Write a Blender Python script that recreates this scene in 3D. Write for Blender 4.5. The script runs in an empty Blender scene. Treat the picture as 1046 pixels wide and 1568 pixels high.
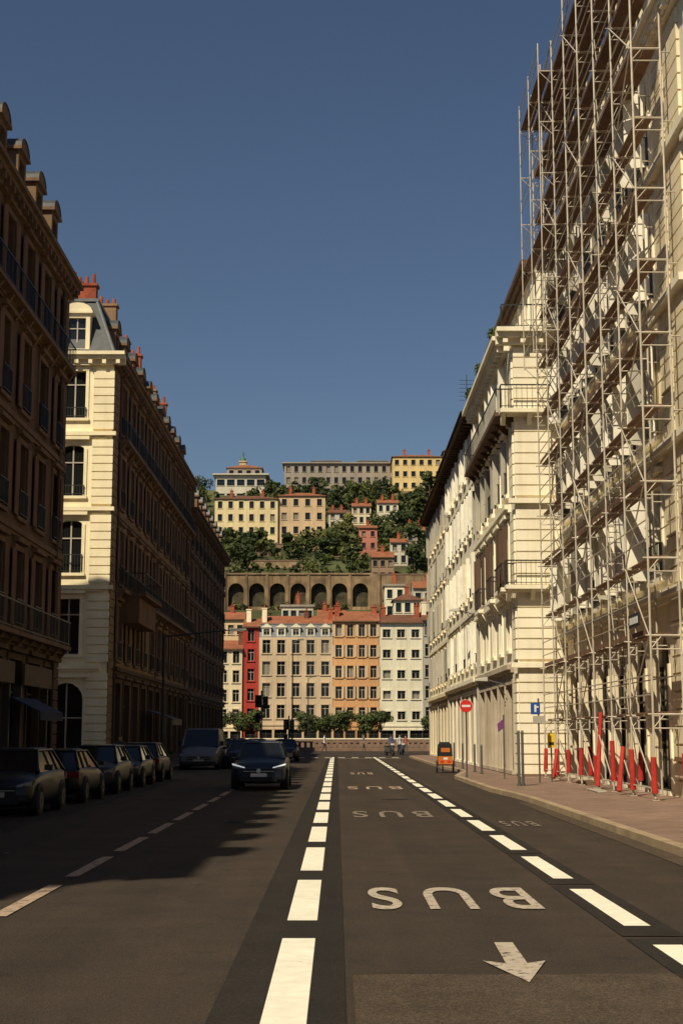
import bpy, bmesh, math, random
import numpy as np
from mathutils import Vector, Matrix, Quaternion
random.seed(7); np.random.seed(7)
S = bpy.context.scene
COL = S.collection

# ------------------------------------------------------------------ materials
MATS = {}
def mat(name, col, rough=0.85, var=0.18, scale=1.5, bump=0.0, bscale=20, metal=0.0, streak=0.0, spec=0.3, grooves=0.0, emis=None, dirt=(0.35,0.28,0.2), tracks=0.0, speck=0.0, blot=0.0):
    if name in MATS: return MATS[name]
    m = bpy.data.materials.new(name); m.use_nodes = True
    nt = m.node_tree; N = nt.nodes; L = nt.links
    b = N['Principled BSDF']
    b.inputs['Roughness'].default_value = rough
    b.inputs['Metallic'].default_value = metal
    b.inputs['Specular IOR Level'].default_value = spec
    geo = N.new('ShaderNodeNewGeometry')
    rgb = N.new('ShaderNodeRGB'); rgb.outputs[0].default_value = (*col, 1); cur = rgb.outputs[0]
    def mulnoise(cur, vec, sc, lo, hi, detail=5, a=.3, b_=.7):
        n = N.new('ShaderNodeTexNoise'); n.inputs['Scale'].default_value = sc; n.inputs['Detail'].default_value = detail
        L.new(vec, n.inputs['Vector'])
        r = N.new('ShaderNodeMapRange'); r.inputs[1].default_value = a; r.inputs[2].default_value = b_
        r.inputs[3].default_value = lo; r.inputs[4].default_value = hi
        L.new(n.outputs['Fac'], r.inputs[0])
        mx = N.new('ShaderNodeVectorMath'); mx.operation = 'SCALE'
        L.new(cur, mx.inputs[0]); L.new(r.outputs[0], mx.inputs['Scale'])
        return mx.outputs[0]
    if var > 0:
        cur = mulnoise(cur, geo.outputs['Position'], scale, 1-var, 1+var*.6)
        cur = mulnoise(cur, geo.outputs['Position'], scale*.17, 1-var*.8, 1+var*.4)
    if tracks > 0:
        mp = N.new('ShaderNodeMapping'); mp.inputs['Scale'].default_value = (1.3, .035, 1)
        L.new(geo.outputs['Position'], mp.inputs['Vector'])
        cur = mulnoise(cur, mp.outputs[0], 1.0, 1-tracks, 1+tracks, 3)
    if blot > 0:
        cur = mulnoise(cur, geo.outputs['Position'], 2.3, 1-blot, 1, 7, .30, .42)
    if speck > 0:
        cur = mulnoise(cur, geo.outputs['Position'], 70, 1-speck, 1+speck, 2, .35, .65)
        cur = mulnoise(cur, geo.outputs['Position'], 22, 1-speck*.4, 1+speck*.4, 2, .35, .65)
    if streak > 0:
        mp = N.new('ShaderNodeMapping'); mp.inputs['Scale'].default_value = (2.2, 2.2, .16)
        L.new(geo.outputs['Position'], mp.inputs['Vector'])
        n = N.new('ShaderNodeTexNoise'); n.inputs['Scale'].default_value = 1.0; n.inputs['Detail'].default_value = 6
        L.new(mp.outputs[0], n.inputs['Vector'])
        r = N.new('ShaderNodeMapRange'); r.inputs[1].default_value = .5; r.inputs[2].default_value = .75
        r.inputs[3].default_value = 0; r.inputs[4].default_value = streak
        L.new(n.outputs['Fac'], r.inputs[0])
        mx = N.new('ShaderNodeMixRGB'); mx.blend_type = 'MULTIPLY'
        L.new(r.outputs[0], mx.inputs[0]); L.new(cur, mx.inputs[1]); mx.inputs[2].default_value = (*dirt, 1)
        cur = mx.outputs[0]
    L.new(cur, b.inputs['Base Color'])
    if bump > 0:
        n = N.new('ShaderNodeTexNoise'); n.inputs['Scale'].default_value = bscale; n.inputs['Detail'].default_value = 4
        L.new(geo.outputs['Position'], n.inputs['Vector'])
        bp = N.new('ShaderNodeBump'); bp.inputs['Strength'].default_value = bump; bp.inputs['Distance'].default_value = .03
        L.new(n.outputs['Fac'], bp.inputs['Height']); L.new(bp.outputs[0], b.inputs['Normal'])
    if emis:
        b.inputs['Emission Color'].default_value = (*emis[0], 1); b.inputs['Emission Strength'].default_value = emis[1]
    MATS[name] = m
    return m

mat('asphalt', (.050,.036,.026), .9, .2, 1.1, .6, 60, tracks=.18, speck=.38, blot=.22)
mat('asphalt_shade', (.022,.017,.012), .9, .3, 1.3, .4, 60, tracks=.1, speck=.3)  # darker asphalt with the street's shade put into the colour
mat('asphalt_dark', (.022,.017,.013), .85, .2, 2.0, .4, 60, tracks=.2, speck=.35)
mat('asphalt_patch', (.082,.058,.039), .9, .2, 2.5, .6, 70, tracks=.12, speck=.5, blot=.2)
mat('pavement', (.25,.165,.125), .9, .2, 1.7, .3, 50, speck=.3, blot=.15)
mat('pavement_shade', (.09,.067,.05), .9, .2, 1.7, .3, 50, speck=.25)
mat('kerb', (.36,.27,.175), .85, .25, 2.5, .2, 20)
mat('ground', (.09,.08,.065), .95, .2, .5)
mat('cream', (.86,.74,.52), .85, .12, .8, .15, 8, streak=.25)
mat('creamw', (.90,.82,.64), .85, .09, .8, .15, 8, streak=.22)
mat('white_stone', (.90,.82,.65), .85, .10, .7, .15, 8, streak=.28)
mat('stone_end', (.88,.77,.53), .85, .10, 1.2, .2, 8, streak=.15)
mat('ground_floor', (.50,.42,.32), .85, .15, 1.2, .2, 8, streak=.4)
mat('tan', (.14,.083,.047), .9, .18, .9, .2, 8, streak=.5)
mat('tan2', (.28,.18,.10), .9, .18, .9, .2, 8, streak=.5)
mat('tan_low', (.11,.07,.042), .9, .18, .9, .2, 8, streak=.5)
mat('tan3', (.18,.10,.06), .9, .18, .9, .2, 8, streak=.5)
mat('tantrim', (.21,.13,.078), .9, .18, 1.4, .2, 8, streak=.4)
mat('slate', (.060,.066,.072), .55, .3, 3, .3, 12)
mat('slate_brown', (.15,.105,.08), .7, .3, 3, .3, 12)
mat('zinc', (.16,.17,.18), .45, .2, 2, .1, 9)
mat('tile', (.30,.11,.055), .9, .3, 2.5, .5, 9)
mat('tile_dark', (.17,.075,.045), .9, .3, 2.5, .5, 9)
mat('brick', (.36,.09,.045), .9, .3, 3, .3, 14)
mat('soffit', (.13,.075,.045), .8, .25, 3)
mat('glass', (.010,.012,.013), .07, 0, spec=.5)
mat('curtain', (.22,.2,.16), .6, .3, 3, spec=.5)
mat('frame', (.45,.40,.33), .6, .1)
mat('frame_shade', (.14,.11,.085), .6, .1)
mat('frame_dark', (.05,.04,.03), .6, .1)
mat('iron', (.02,.02,.02), .5, .1, spec=.4)
mat('iron_blue', (.06,.08,.10), .5, .1)
mat('shutter', (.84,.79,.67), .7, .12, 2)
mat('shutter_grey', (.40,.37,.31), .7, .12, 2)
mat('shutter_dark', (.10,.06,.04), .7, .12, 2)
mat('galv', (.56,.50,.41), .5, .15, 5, metal=.2)
mat('deck', (.20,.11,.07), .8, .3, 3)
mat('red_pad', (.44,.032,.024), .65, .2, 5)
mat('black', (.012,.012,.012), .5, 0)
mat('rubber', (.015,.015,.015), .8, 0)
mat('chrome', (.45,.45,.45), .3, 0, metal=.9)
mat('quaystone', (.22,.14,.10), .9, .25, 1.5, .3, 6)
mat('rubble', (.30,.205,.12), .95, .45, .45, .9, 1.5, streak=.6)
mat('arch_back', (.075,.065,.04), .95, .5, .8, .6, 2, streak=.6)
mat('hillgrass', (.075,.085,.032), .95, .55, .12, .6, 1)
mat('bark', (.10,.07,.05), .9, .3, 6)
mat('water', (.02,.035,.03), .08, .1, spec=.5, bump=.3, bscale=1.5)

def leafmat(name, c1, c2, sc=.5):
    m = bpy.data.materials.new(name); m.use_nodes = True
    nt = m.node_tree; N = nt.nodes; L = nt.links; b = N['Principled BSDF']
    b.inputs['Roughness'].default_value = .7; b.inputs['Specular IOR Level'].default_value = .2
    geo = N.new('ShaderNodeNewGeometry')
    n = N.new('ShaderNodeTexNoise'); n.inputs['Scale'].default_value = sc; n.inputs['Detail'].default_value = 6
    L.new(geo.outputs['Position'], n.inputs['Vector'])
    r = N.new('ShaderNodeValToRGB'); r.color_ramp.elements[0].position = .35; r.color_ramp.elements[1].position = .68
    r.color_ramp.elements[0].color = (*c1, 1); r.color_ramp.elements[1].color = (*c2, 1)
    L.new(n.outputs['Fac'], r.inputs[0]); L.new(r.outputs[0], b.inputs['Base Color'])
    MATS[name] = m
leafmat('leaf_hill', (.034,.050,.016), (.085,.100,.028), .2)
leafmat('leaf_hill_light', (.075,.095,.025), (.15,.15,.045), .2)
leafmat('leaf_hill_dark', (.018,.030,.012), (.045,.062,.02), .2)
leafmat('leaf_quay', (.03,.045,.015), (.085,.105,.03), .8)

def worn(name, paint, amount):
    m = mat(name, paint, .8, .10, 6)
    nt = m.node_tree; N = nt.nodes; L = nt.links; b = N['Principled BSDF']
    src = b.inputs['Base Color'].links[0].from_socket
    geo = N.new('ShaderNodeNewGeometry')
    n = N.new('ShaderNodeTexNoise'); n.inputs['Scale'].default_value = 9; n.inputs['Detail'].default_value = 8; n.inputs['Roughness'].default_value = .75
    L.new(geo.outputs['Position'], n.inputs['Vector'])
    r = N.new('ShaderNodeMapRange'); r.inputs[1].default_value = amount; r.inputs[2].default_value = amount+.08
    L.new(n.outputs['Fac'], r.inputs[0])
    mx = N.new('ShaderNodeMixRGB'); L.new(r.outputs[0], mx.inputs[0]); L.new(src, mx.inputs[1]); mx.inputs[2].default_value = (.055,.045,.035,1)
    L.new(mx.outputs[0], b.inputs['Base Color'])
worn('mark_white', (.84,.79,.65), .63)
worn('mark_worn', (.46,.39,.31), .53)
worn('mark_left', (.42,.31,.225), .54)
worn('mark_faint', (.26,.21,.165), .50)

# ------------------------------------------------------------------ mesh builder
class MB:
    def __init__(s): s.v=[]; s.f=[]; s.m=[]; s.names=[]
    def mi(s, n):
        if n not in s.names: s.names.append(n)
        return s.names.index(n)
    def poly(s, pts, m):
        i=len(s.v); s.v.extend([tuple(p) for p in pts]); s.f.append(tuple(range(i,i+len(pts)))); s.m.append(s.mi(m))
    def hexa(s, p, m):
        i=len(s.v); s.v.extend([tuple(q) for q in p]); k=s.mi(m)
        for f in ((3,2,1,0),(4,5,6,7),(0,1,5,4),(1,2,6,5),(2,3,7,6),(3,0,4,7)):
            s.f.append(tuple(i+a for a in f)); s.m.append(k)
    def box(s, x0,x1,y0,y1,z0,z1,m):
        s.hexa([(x0,y0,z0),(x1,y0,z0),(x1,y1,z0),(x0,y1,z0),(x0,y0,z1),(x1,y0,z1),(x1,y1,z1),(x0,y1,z1)],m)
    def cyl(s, a, b, r, m, n=6, r2=None, cap=True):
        a=Vector(a); b=Vector(b); r2=r if r2 is None else r2
        d=(b-a).normalized(); t=Vector((0,0,1)) if abs(d.z)<.9 else Vector((1,0,0))
        e=d.cross(t).normalized(); g=d.cross(e)
        i=len(s.v); k=s.mi(m)
        for c,rr in ((a,r),(b,r2)):
            for j in range(n):
                an=2*math.pi*j/n
                s.v.append(tuple(c+e*math.cos(an)*rr+g*math.sin(an)*rr))
        for j in range(n):
            s.f.append((i+j,i+(j+1)%n,i+n+(j+1)%n,i+n+j)); s.m.append(k)
        if cap:
            s.f.append(tuple(i+j for j in range(n))[::-1]); s.m.append(k)
            s.f.append(tuple(i+n+j for j in range(n))); s.m.append(k)
    def make(s, name, parent=None, smooth=False):
        me=bpy.data.meshes.new(name); me.from_pydata(s.v,[],s.f)
        for n in s.names: me.materials.append(MATS[n])
        me.polygons.foreach_set('material_index', s.m)
        if smooth: me.polygons.foreach_set('use_smooth',[True]*len(s.f))
        me.update()
        o=bpy.data.objects.new(name,me); COL.objects.link(o)
        if parent: o.parent=parent
        return o
def empty(name, loc=(0,0,0), rot=0):
    e=bpy.data.objects.new(name,None); COL.objects.link(e); e.location=loc; e.rotation_euler=(0,0,rot); e.empty_display_size=.3
    return e

class Fr:
    def __init__(s,O,U,N): s.O=Vector(O); s.U=Vector(U); s.N=Vector(N)
    def p(s,u,v,w=0): return s.O+s.U*u+Vector((0,0,v))+s.N*w
class Set:
    def __init__(s): s.b={}
    def __getitem__(s,k):
        if k not in s.b: s.b[k]=MB()
        return s.b[k]
    def finish(s,name):
        e=empty(name)
        for k,b in s.b.items():
            if b.f: b.make(k,e)
        return e
def q(mb,fr,u0,u1,v0,v1,w,m): mb.poly([fr.p(u0,v0,w),fr.p(u1,v0,w),fr.p(u1,v1,w),fr.p(u0,v1,w)],m)
def fb(mb,fr,u0,u1,v0,v1,w0,w1,m):
    mb.hexa([fr.p(u0,v0,w0),fr.p(u1,v0,w0),fr.p(u1,v0,w1),fr.p(u0,v0,w1),fr.p(u0,v1,w0),fr.p(u1,v1,w0),fr.p(u1,v1,w1),fr.p(u0,v1,w1)],m)

def window(B,fr,a,b,s,h,o):
    W=B['walls']; G=B['windows']; T=B['trim']; wall=o['wall']
    d=o.get('reveal',.24)
    arch=o.get('arch',False); c=(a+b)/2; r=(b-a)/2
    sp=h-r if arch else h
    if o.get('flatarch'): sp=h-r*.35
    ry=(h-sp)
    W.poly([fr.p(a,s,0),fr.p(a,s,-d),fr.p(a,sp,-d),fr.p(a,sp,0)],wall)
    W.poly([fr.p(b,s,0),fr.p(b,sp,0),fr.p(b,sp,-d),fr.p(b,s,-d)],wall)
    W.poly([fr.p(a,s,0),fr.p(b,s,0),fr.p(b,s,-d),fr.p(a,s,-d)],wall)
    if ry>0.001:
        n=8
        for i in range(n):
            t0=math.pi-math.pi*i/n; t1=math.pi-math.pi*(i+1)/n
            x0,y0=c+r*math.cos(t0),sp+ry*math.sin(t0); x1,y1=c+r*math.cos(t1),sp+ry*math.sin(t1)
            W.poly([fr.p(x0,y0,0),fr.p(x1,y1,0),fr.p(x1,h+.001,0),fr.p(x0,h+.001,0)],wall)
            W.poly([fr.p(x0,y0,0),fr.p(x0,y0,-d),fr.p(x1,y1,-d),fr.p(x1,y1,0)],wall)
    else:
        W.poly([fr.p(a,h,0),fr.p(a,h,-d),fr.p(b,h,-d),fr.p(b,h,0)],wall)
    gm=o.get('glass') or random.choices(['glass','curtain'],[.82,.18])[0]
    q(G,fr,a-.02,b+.02,s-.02,h+.02,-d,gm)
    if o.get('bars',True):
        fm=o.get('fm','frame'); t=.05; w0,w1=-d+.005,-d+.06
        fb(G,fr,a,a+t,s,sp,w0,w1,fm); fb(G,fr,b-t,b,s,sp,w0,w1,fm)
        fb(G,fr,c-.035,c+.035,s,h,w0,w1+.01,fm)
        fb(G,fr,a+t,b-t,s,s+t,w0,w1,fm)
        tz=s+(sp-s)*.72
        fb(G,fr,a+t,b-t,tz-.03,tz+.03,w0,w1+.004,fm)
    if o.get('surround',True):
        tm=o.get('trim','tantrim'); t=.16
        fb(T,fr,a-t,a,s,sp,-.01,.06,tm); fb(T,fr,b,b+t,s,sp,-.01,.06,tm)
        if not (arch or o.get('flatarch')): fb(T,fr,a-t,b+t,h,h+.2,-.01,.075,tm)
        if o.get('hood'): fb(T,fr,a-.28,b+.28,h+.26,h+.42,-.01,.24,tm)
        fb(T,fr,a-t-.04,b+t+.04,s-.14,s,-.01,.14,tm)
    sh=o.get('sh')
    if sh:
        sm=o.get('shm','shutter'); hw=(b-a)/2
        for e,sg in ((a,-1),(b,1)):
            if sh=='flat':
                if random.random()<.08: continue
                fb(T,fr,min(e+sg*.02,e+sg*(hw+.02)),max(e+sg*.02,e+sg*(hw+.02)),s,sp,.085,.125,sm)
            else:
                if random.random()<.15: continue
                hl=hw*o.get('shk',.62)
                an=math.radians(random.choice([78,90,100,60,125,160,40]))
                du,dw=-sg*math.cos(an)*hl, math.sin(an)*hl
                p0=(e,.09); p1=(e+du, .09+dw); tt=.05
                nx,ny=-(p1[1]-p0[1])/hl*tt,(p1[0]-p0[0])/hl*tt
                P=[(p0[0],p0[1]),(p1[0],p1[1]),(p1[0]+nx,p1[1]+ny),(p0[0]+nx,p0[1]+ny)]
                T.hexa([fr.p(x,s+.03,w) for x,w in P]+[fr.p(x,sp-.03,w) for x,w in P],sm)
    if o.get('rail'):
        im=o.get('im','iron'); R=B['railings']; w0=.16; hh=.95 if o['rail']!='low' else .55
        fb(R,fr,a-.05,b+.05,s+hh-.04,s+hh,w0-.02,w0+.02,im); fb(R,fr,a-.05,b+.05,s+.08,s+.11,w0-.015,w0+.015,im)
        n=max(5,int((b-a)/.14))
        for i in range(n+1):
            x=a+(b-a)*i/n; fb(R,fr,x-.01,x+.01,s+.11,s+hh-.04,w0-.01,w0+.01,im)
        fb(R,fr,a-.05,a-.02,s+.08,s+hh,-.0,w0-.02,im); fb(R,fr,b+.02,b+.05,s+.08,s+hh,-.0,w0-.02,im)

def facade(B,fr,u0,u1,n,floors,**base):
    W=B['walls']
    pitch=(u1-u0)/n
    for fl in floors:
        o=dict(base); o.update(fl); wall=o['wall']
        v0,v1,s,h,w=o['v0'],o['v1'],o['s'],o['h'],o['w']
        if s>v0: q(W,fr,u0,u1,v0,s,0,wall)
        q(W,fr,u0,u1,h,v1,0,wall)
        prev=u0
        for i in range(n):
            c=u0+pitch*(i+.5); a,b=c-w/2,c+w/2
            q(W,fr,prev,a,s,h,0,wall); prev=b
            window(B,fr,a,b,s,h,o)
        q(W,fr,prev,u1,s,h,0,wall)
        if o.get('band'):
            tm=o.get('trim','tantrim'); bw=o['band']
            fb(B['cornices'],fr,u0-.0,u1+.0,v1-.22,v1-.02,-.02,bw,tm)
            fb(B['cornices'],fr,u0-.0,u1+.0,v1-.34,v1-.221,-.02,bw*.5,tm)

def balcony(B,fr,u0,u1,v,d=.8,im='iron',slab='tantrim',hh=1.0):
    R=B['railings']; T=B['trim']
    fb(T,fr,u0,u1,v-.16,v,-.015,d,slab)
    n=int((u1-u0)/1.6)+1
    for i in range(n+1):
        x=u0+.15+(u1-u0-.3)*i/n
        T.hexa([fr.p(x-.09,v-.6,0),fr.p(x+.09,v-.6,0),fr.p(x+.09,v-.6,.12),fr.p(x-.09,v-.6,.12),fr.p(x-.09,v-.162,0),fr.p(x+.09,v-.162,0),fr.p(x+.09,v-.162,d*.8),fr.p(x-.09,v-.162,d*.8)],slab)
    w=d-.05
    fb(R,fr,u0+.02,u1-.02,v+hh-.05,v+hh,w-.02,w+.02,im); fb(R,fr,u0+.02,u1-.02,v+.08,v+.11,w-.015,w+.015,im)
    for x in (u0+.02,u1-.05):
        fb(R,fr,x,x+.03,v+hh-.05,v+hh,0,w-.021,im)
        k=int(w/.13)
        for j in range(k): fb(R,fr,x,x+.03,v,v+hh-.051,.06+j*.13,.08+j*.13,im)
    m=int((u1-u0)/.2)
    for i in range(m+1):
        x=u0+.03+(u1-u0-.06)*i/m; fb(R,fr,x-.007,x+.007,v+.0,v+hh-.05,w-.007,w+.007,im)

def dormer(B,fr,c,v,w=1.3,h=2.1,front=-.3,back=-2.2,m='tantrim',rm='slate',arch=True):
    T=B['dormers']; a,b=c-w/2,c+w/2
    fb(T,fr,a,a+.22,v,v+h,back,front,m); fb(T,fr,b-.22,b,v,v+h,back,front,m)
    fb(T,fr,a+.22,b-.22,v+h-.22,v+h,back,front-.002,m)
    fb(T,fr,a+.22,b-.22,v,v+.12,back,front-.002,m)
    q(B['windows'],fr,a+.22,b-.22,v+.12,v+h-.22,front-.22,'glass')
    fb(B['windows'],fr,c-.03,c+.03,v+.12,v+h-.22,front-.21,front-.15,'frame')
    fb(B['windows'],fr,a+.22,b-.22,v+h*.6,v+h*.6+.05,front-.21,front-.155,'frame')
    fb(T,fr,a-.14,b+.14,v+h,v+h+.13,back,front+.14,m)
    n=8; r=w/2+.1; hh=.5 if arch else .55
    pts=[(c+r*math.cos(math.pi-math.pi*i/n), v+h+.13+hh*math.sin(math.pi*i/n)) for i in range(n+1)] if arch else [(a-.14,v+h+.13),(c,v+h+.13+hh),(b+.14,v+h+.13)]
    T.poly([fr.p(x,y,front+.08) for x,y in pts],m)
    for i in range(len(pts)-1):
        x0,y0=pts[i]; x1,y1=pts[i+1]
        T.poly([fr.p(x0,y0,front+.12),fr.p(x1,y1,front+.12),fr.p(x1,y1,back-.4),fr.p(x0,y0,back-.4)],rm)

def chimney(B,fr,u,w,v0,v1,m='brick',L=1.6,pots=4,t=.6):
    C=B['chimneys']
    fb(C,fr,u-t/2,u+t/2,v0,v1,w-L/2,w+L/2,m)
    fb(C,fr,u-t/2-.08,u+t/2+.08,v1,v1+.14,w-L/2-.08,w+L/2+.08,m)
    for i in range(pots):
        ww=w-L/2+L*(i+.5)/pots
        C.cyl(fr.p(u,v1+.14,ww),fr.p(u,v1+random.uniform(.45,.75),ww),.12,'brick',8,.09)

def mansard(B,fr,u0,u1,v,depth,m='slate',h1=3.2,s1=1.5,h2=1.3,top='zinc',e0=True,e1=True):
    R=B['roof']
    P=[(.0,v),(-s1,v+h1),(-depth/2,v+h1+h2),(-depth+s1,v+h1),(-depth,v)]
    for i in range(4):
        (w0,z0),(w1,z1)=P[i],P[i+1]
        R.poly([fr.p(u0,z0,w0),fr.p(u1,z0,w0),fr.p(u1,z1,w1),fr.p(u0,z1,w1)],m if i in(0,3) else top)
    for u in (u0,u1): R.poly([fr.p(u,z,w) for w,z in P],m)
    fb(R,fr,u0,u1,v+h1-.05,v+h1+.12,-s1-.1,-s1+.12,'zinc')

def body(B,fr,u0,u1,v0,v1,depth,m,front=False,e0=True,e1=True):
    W=B['walls']
    if e0: W.poly([fr.p(u0,v0,0),fr.p(u0,v0,-depth),fr.p(u0,v1,-depth),fr.p(u0,v1,0)],m)
    if e1: W.poly([fr.p(u1,v0,0),fr.p(u1,v0,-depth),fr.p(u1,v1,-depth),fr.p(u1,v1,0)],m)
    W.poly([fr.p(u0,v0,-depth),fr.p(u1,v0,-depth),fr.p(u1,v1,-depth),fr.p(u0,v1,-depth)],m)
    W.poly([fr.p(u0,v1,0),fr.p(u1,v1,0),fr.p(u1,v1,-depth),fr.p(u0,v1,-depth)],m)

def rustic(B,fr,u0,u1,v0,v1,m,c=.44,w=.07):
    n=int(round((v1-v0)/c)); c=(v1-v0)/n
    for i in range(n):
        fb(B['quoins'],fr,u0,u1,v0+i*c+.03,v0+(i+1)*c-.03,-.01,w,m)

def cornice(B,fr,u0,u1,v,d,m,dent=True):
    C=B['cornices']
    fb(C,fr,u0,u1,v-.18,v,-.03,d,m); fb(C,fr,u0,u1,v-.36,v-.181,-.03,d*.75,m); fb(C,fr,u0,u1,v-.62,v-.361,-.03,d*.35,m)
    if dent:
        n=int((u1-u0)/.7)
        for i in range(n):
            x=u0+(u1-u0)*(i+.5)/n; fb(C,fr,x-.1,x+.1,v-.6,v-.362,d*.35,d*.7,m)

# ================================================================== GROUND, ROAD
g=MB()
for (ya,za),(yb,zb) in [((-600,-.03),(152,-.03)),((152,-.03),(152.1,-6)),((152.1,-6),(198,-6)),((198,-6),(198.1,-.03)),((198.1,-.03),(240,-.03))]:
    g.poly([(-900,ya,za),(900,ya,za),(900,yb,zb),(-900,yb,zb)],'ground')
g.poly([(-3000,-3000,-.05-.5),(3000,-3000,-.55),(3000,-600,-.55),(-3000,-600,-.55)],'ground')
g.make('ground')
g=MB(); g.poly([(-900,152.2,-4),(900,152.2,-4),(900,197.9,-4),(-900,197.9,-4)],'water'); g.make('river')

YA,YB=58.8,71.5   # cross street between the two left-hand blocks
road=MB()
road.poly([(-8.3,-60,0),(5.8,-60,0),(5.8,113,0),(-8.3,113,0)],'asphalt')
road.poly([(-60,113,0),(60,113,0),(60,148.5,0),(-60,148.5,0)],'asphalt')
road.poly([(-60,YA+1,0),(-8.3,YA+1,0),(-8.3,YB-1,0),(-60,YB-1,0)],'asphalt')
road=road.make('road')
p=MB()
rr=random.Random(5)
top=[(5.08-(i*.31),11.15+rr.uniform(-.035,.035)) for i in range(17)]
p.poly([(.12,-20,.004),(5.08,-20,.004)]+[(x,y,.004) for x,y in top],'asphalt_patch')
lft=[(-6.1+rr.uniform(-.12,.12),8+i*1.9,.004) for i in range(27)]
p.poly([(-8.28,8,.004)]+lft+[(-8.28,58,.004)],'asphalt_shade')  # parking lane along the left kerb: building shade painted as a darker sheet
p.poly([(-8.28,73,.004),(-6,73,.004),(-6,112,.004),(-8.28,112,.004)],'asphalt_shade')  # same painted shade beyond the cross street
p.make('repair_and_shade',road)  # holds the repair patch and the painted-shade sheets
p=MB()
p.poly([(-.86,-20,.008),(.06,-20,.008),(.06,110,.008),(-.70,110,.008)],'asphalt_dark')
for i in range(24):
    y=9.6+4.45*i; p.poly([(2.55,y-.9,.008),(3.12,y-.9,.008),(3.12,y+3.4,.008),(2.55,y+3.4,.008)],'asphalt_dark')
p.make('sealed_strips',road)
k=MB()
def rect(m,x0,x1,y0,y1,mt,z=.012): m.poly([(x0,y0,z),(x1,y0,z),(x1,y1,z),(x0,y1,z)],mt)
y=9.15-5.07
for i in range(21):
    rect(k,-.48,-.19,y,y+3.85,'mark_white'); y+=5.07
y=9.4-4.42
for i in range(24):
    rect(k,2.70,2.95,y,y+3.2,'mark_white'); y+=4.42
y=10.6-3.95
for i in range(16):
    rect(k,-3.44,-3.27,y,y+2.95,'mark_left'); y+=3.95
rect(k,.3,4.6,104,104.5,'mark_worn')
for i in range(12): rect(k,-6.9+i*1.0,-6.4+i*1.0,106.2,109.4,'mark_worn')
k.poly([(1.40,10.75,.012),(1.66,11.75,.012),(1.50,11.62,.012),(1.52,12.75,.012),(1.36,12.75,.012),(1.33,11.62,.012),(1.16,11.75,.012)],'mark_worn')
k.make('lane_markings',road)
def roadtext(x0,x1,y0,y1,mt):
    cu=bpy.data.curves.new('t','FONT'); cu.body='BUS'; cu.offset=.012; cu.space_character=1.5
    o=bpy.data.objects.new('t',cu); COL.objects.link(o)
    bpy.context.view_layer.update()
    dg=bpy.context.evaluated_depsgraph_get()
    me=bpy.data.meshes.new_from_object(o.evaluated_get(dg)); bpy.data.objects.remove(o)
    xs=[v.co.x for v in me.vertices]; ys=[v.co.y for v in me.vertices]
    mx,Mx,my,My=min(xs),max(xs),min(ys),max(ys)
    for v in me.vertices:
        fx=(v.co.x-mx)/(Mx-mx); fy=(v.co.y-my)/(My-my)
        v.co=Vector((x1-(x1-x0)*fx, y1-(y1-y0)*fy, .012))
    me.materials.clear(); me.materials.append(MATS[mt])
    o=bpy.data.objects.new('bus_lettering',me); COL.objects.link(o); o.parent=road
roadtext(.35,2.15,15.1,17.2,'mark_worn'); roadtext(.35,2.1,31.4,33.8,'mark_faint')
roadtext(.35,2.15,47,49.5,'mark_left'); roadtext(.6,1.6,64,67,'mark_left'); roadtext(3.3,4.0,28.4,30.0,'mark_faint')
mat('castiron',(.035,.03,.026),.6,.3,20,metal=.3)
for x,y in ((-2.0,30),(1.6,40),(-5.3,22),(1.3,72)):
    b=MB(); b.cyl((x,y,.002),(x,y,.011),.36,'castiron',24); b.cyl((x,y,.011),(x,y,.014),.28,'asphalt_dark',24); b.make('manhole_cover')

def pavement(name, line, inner, side, pm='pavement'):
    b=MB(); kk=MB(); z=.13
    for (x0,y0),(x1,y1) in zip(line[:-1],line[1:]):
        s=.22*side
        kk.poly([(x0,y0,-.02),(x1,y1,-.02),(x1,y1,z),(x0,y0,z)],'kerb')
        n=max(1,int(abs(y1-y0)/1.0)) 
        for i in range(n):
            ta,tb=i/n+.008/n,(i+1)/n-.008/n
            P=lambda t,o:(x0+(x1-x0)*t+o, y0+(y1-y0)*t)
            kk.poly([(*P(ta,0),z),(*P(tb,0),z),(*P(tb,s),z),(*P(ta,s),z)],'kerb')
        b.poly([(x0+s,y0,z),(x1+s,y1,z),(inner,y1,z),(inner,y0,z)],pm)
    x,y=line[-1]; b.poly([(x,y,-.02),(inner,y,-.02),(inner,y,z),(x,y,z)],'kerb')
    x,y=line[0]; b.poly([(x,y,-.02),(inner,y,-.02),(inner,y,z),(x,y,z)],'kerb')
    o=b.make(name); kk.make('kerb_stones',o)
pavement('pavement',[(5.08,-40),(5.08,38),(5.0,41),(4.75,45),(4.7,58),(5.2,62),(5.7,65),(5.7,70),(5.4,74),(5.4,108),(5.6,110),(6.6,112)],9.3,1)
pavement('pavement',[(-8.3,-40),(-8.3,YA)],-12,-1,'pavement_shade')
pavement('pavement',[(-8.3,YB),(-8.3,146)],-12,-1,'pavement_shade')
gm=MB(); rect(gm,4.72,5.05,-20,38,'asphalt_patch',.007); gm.make('gutter',road)

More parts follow.
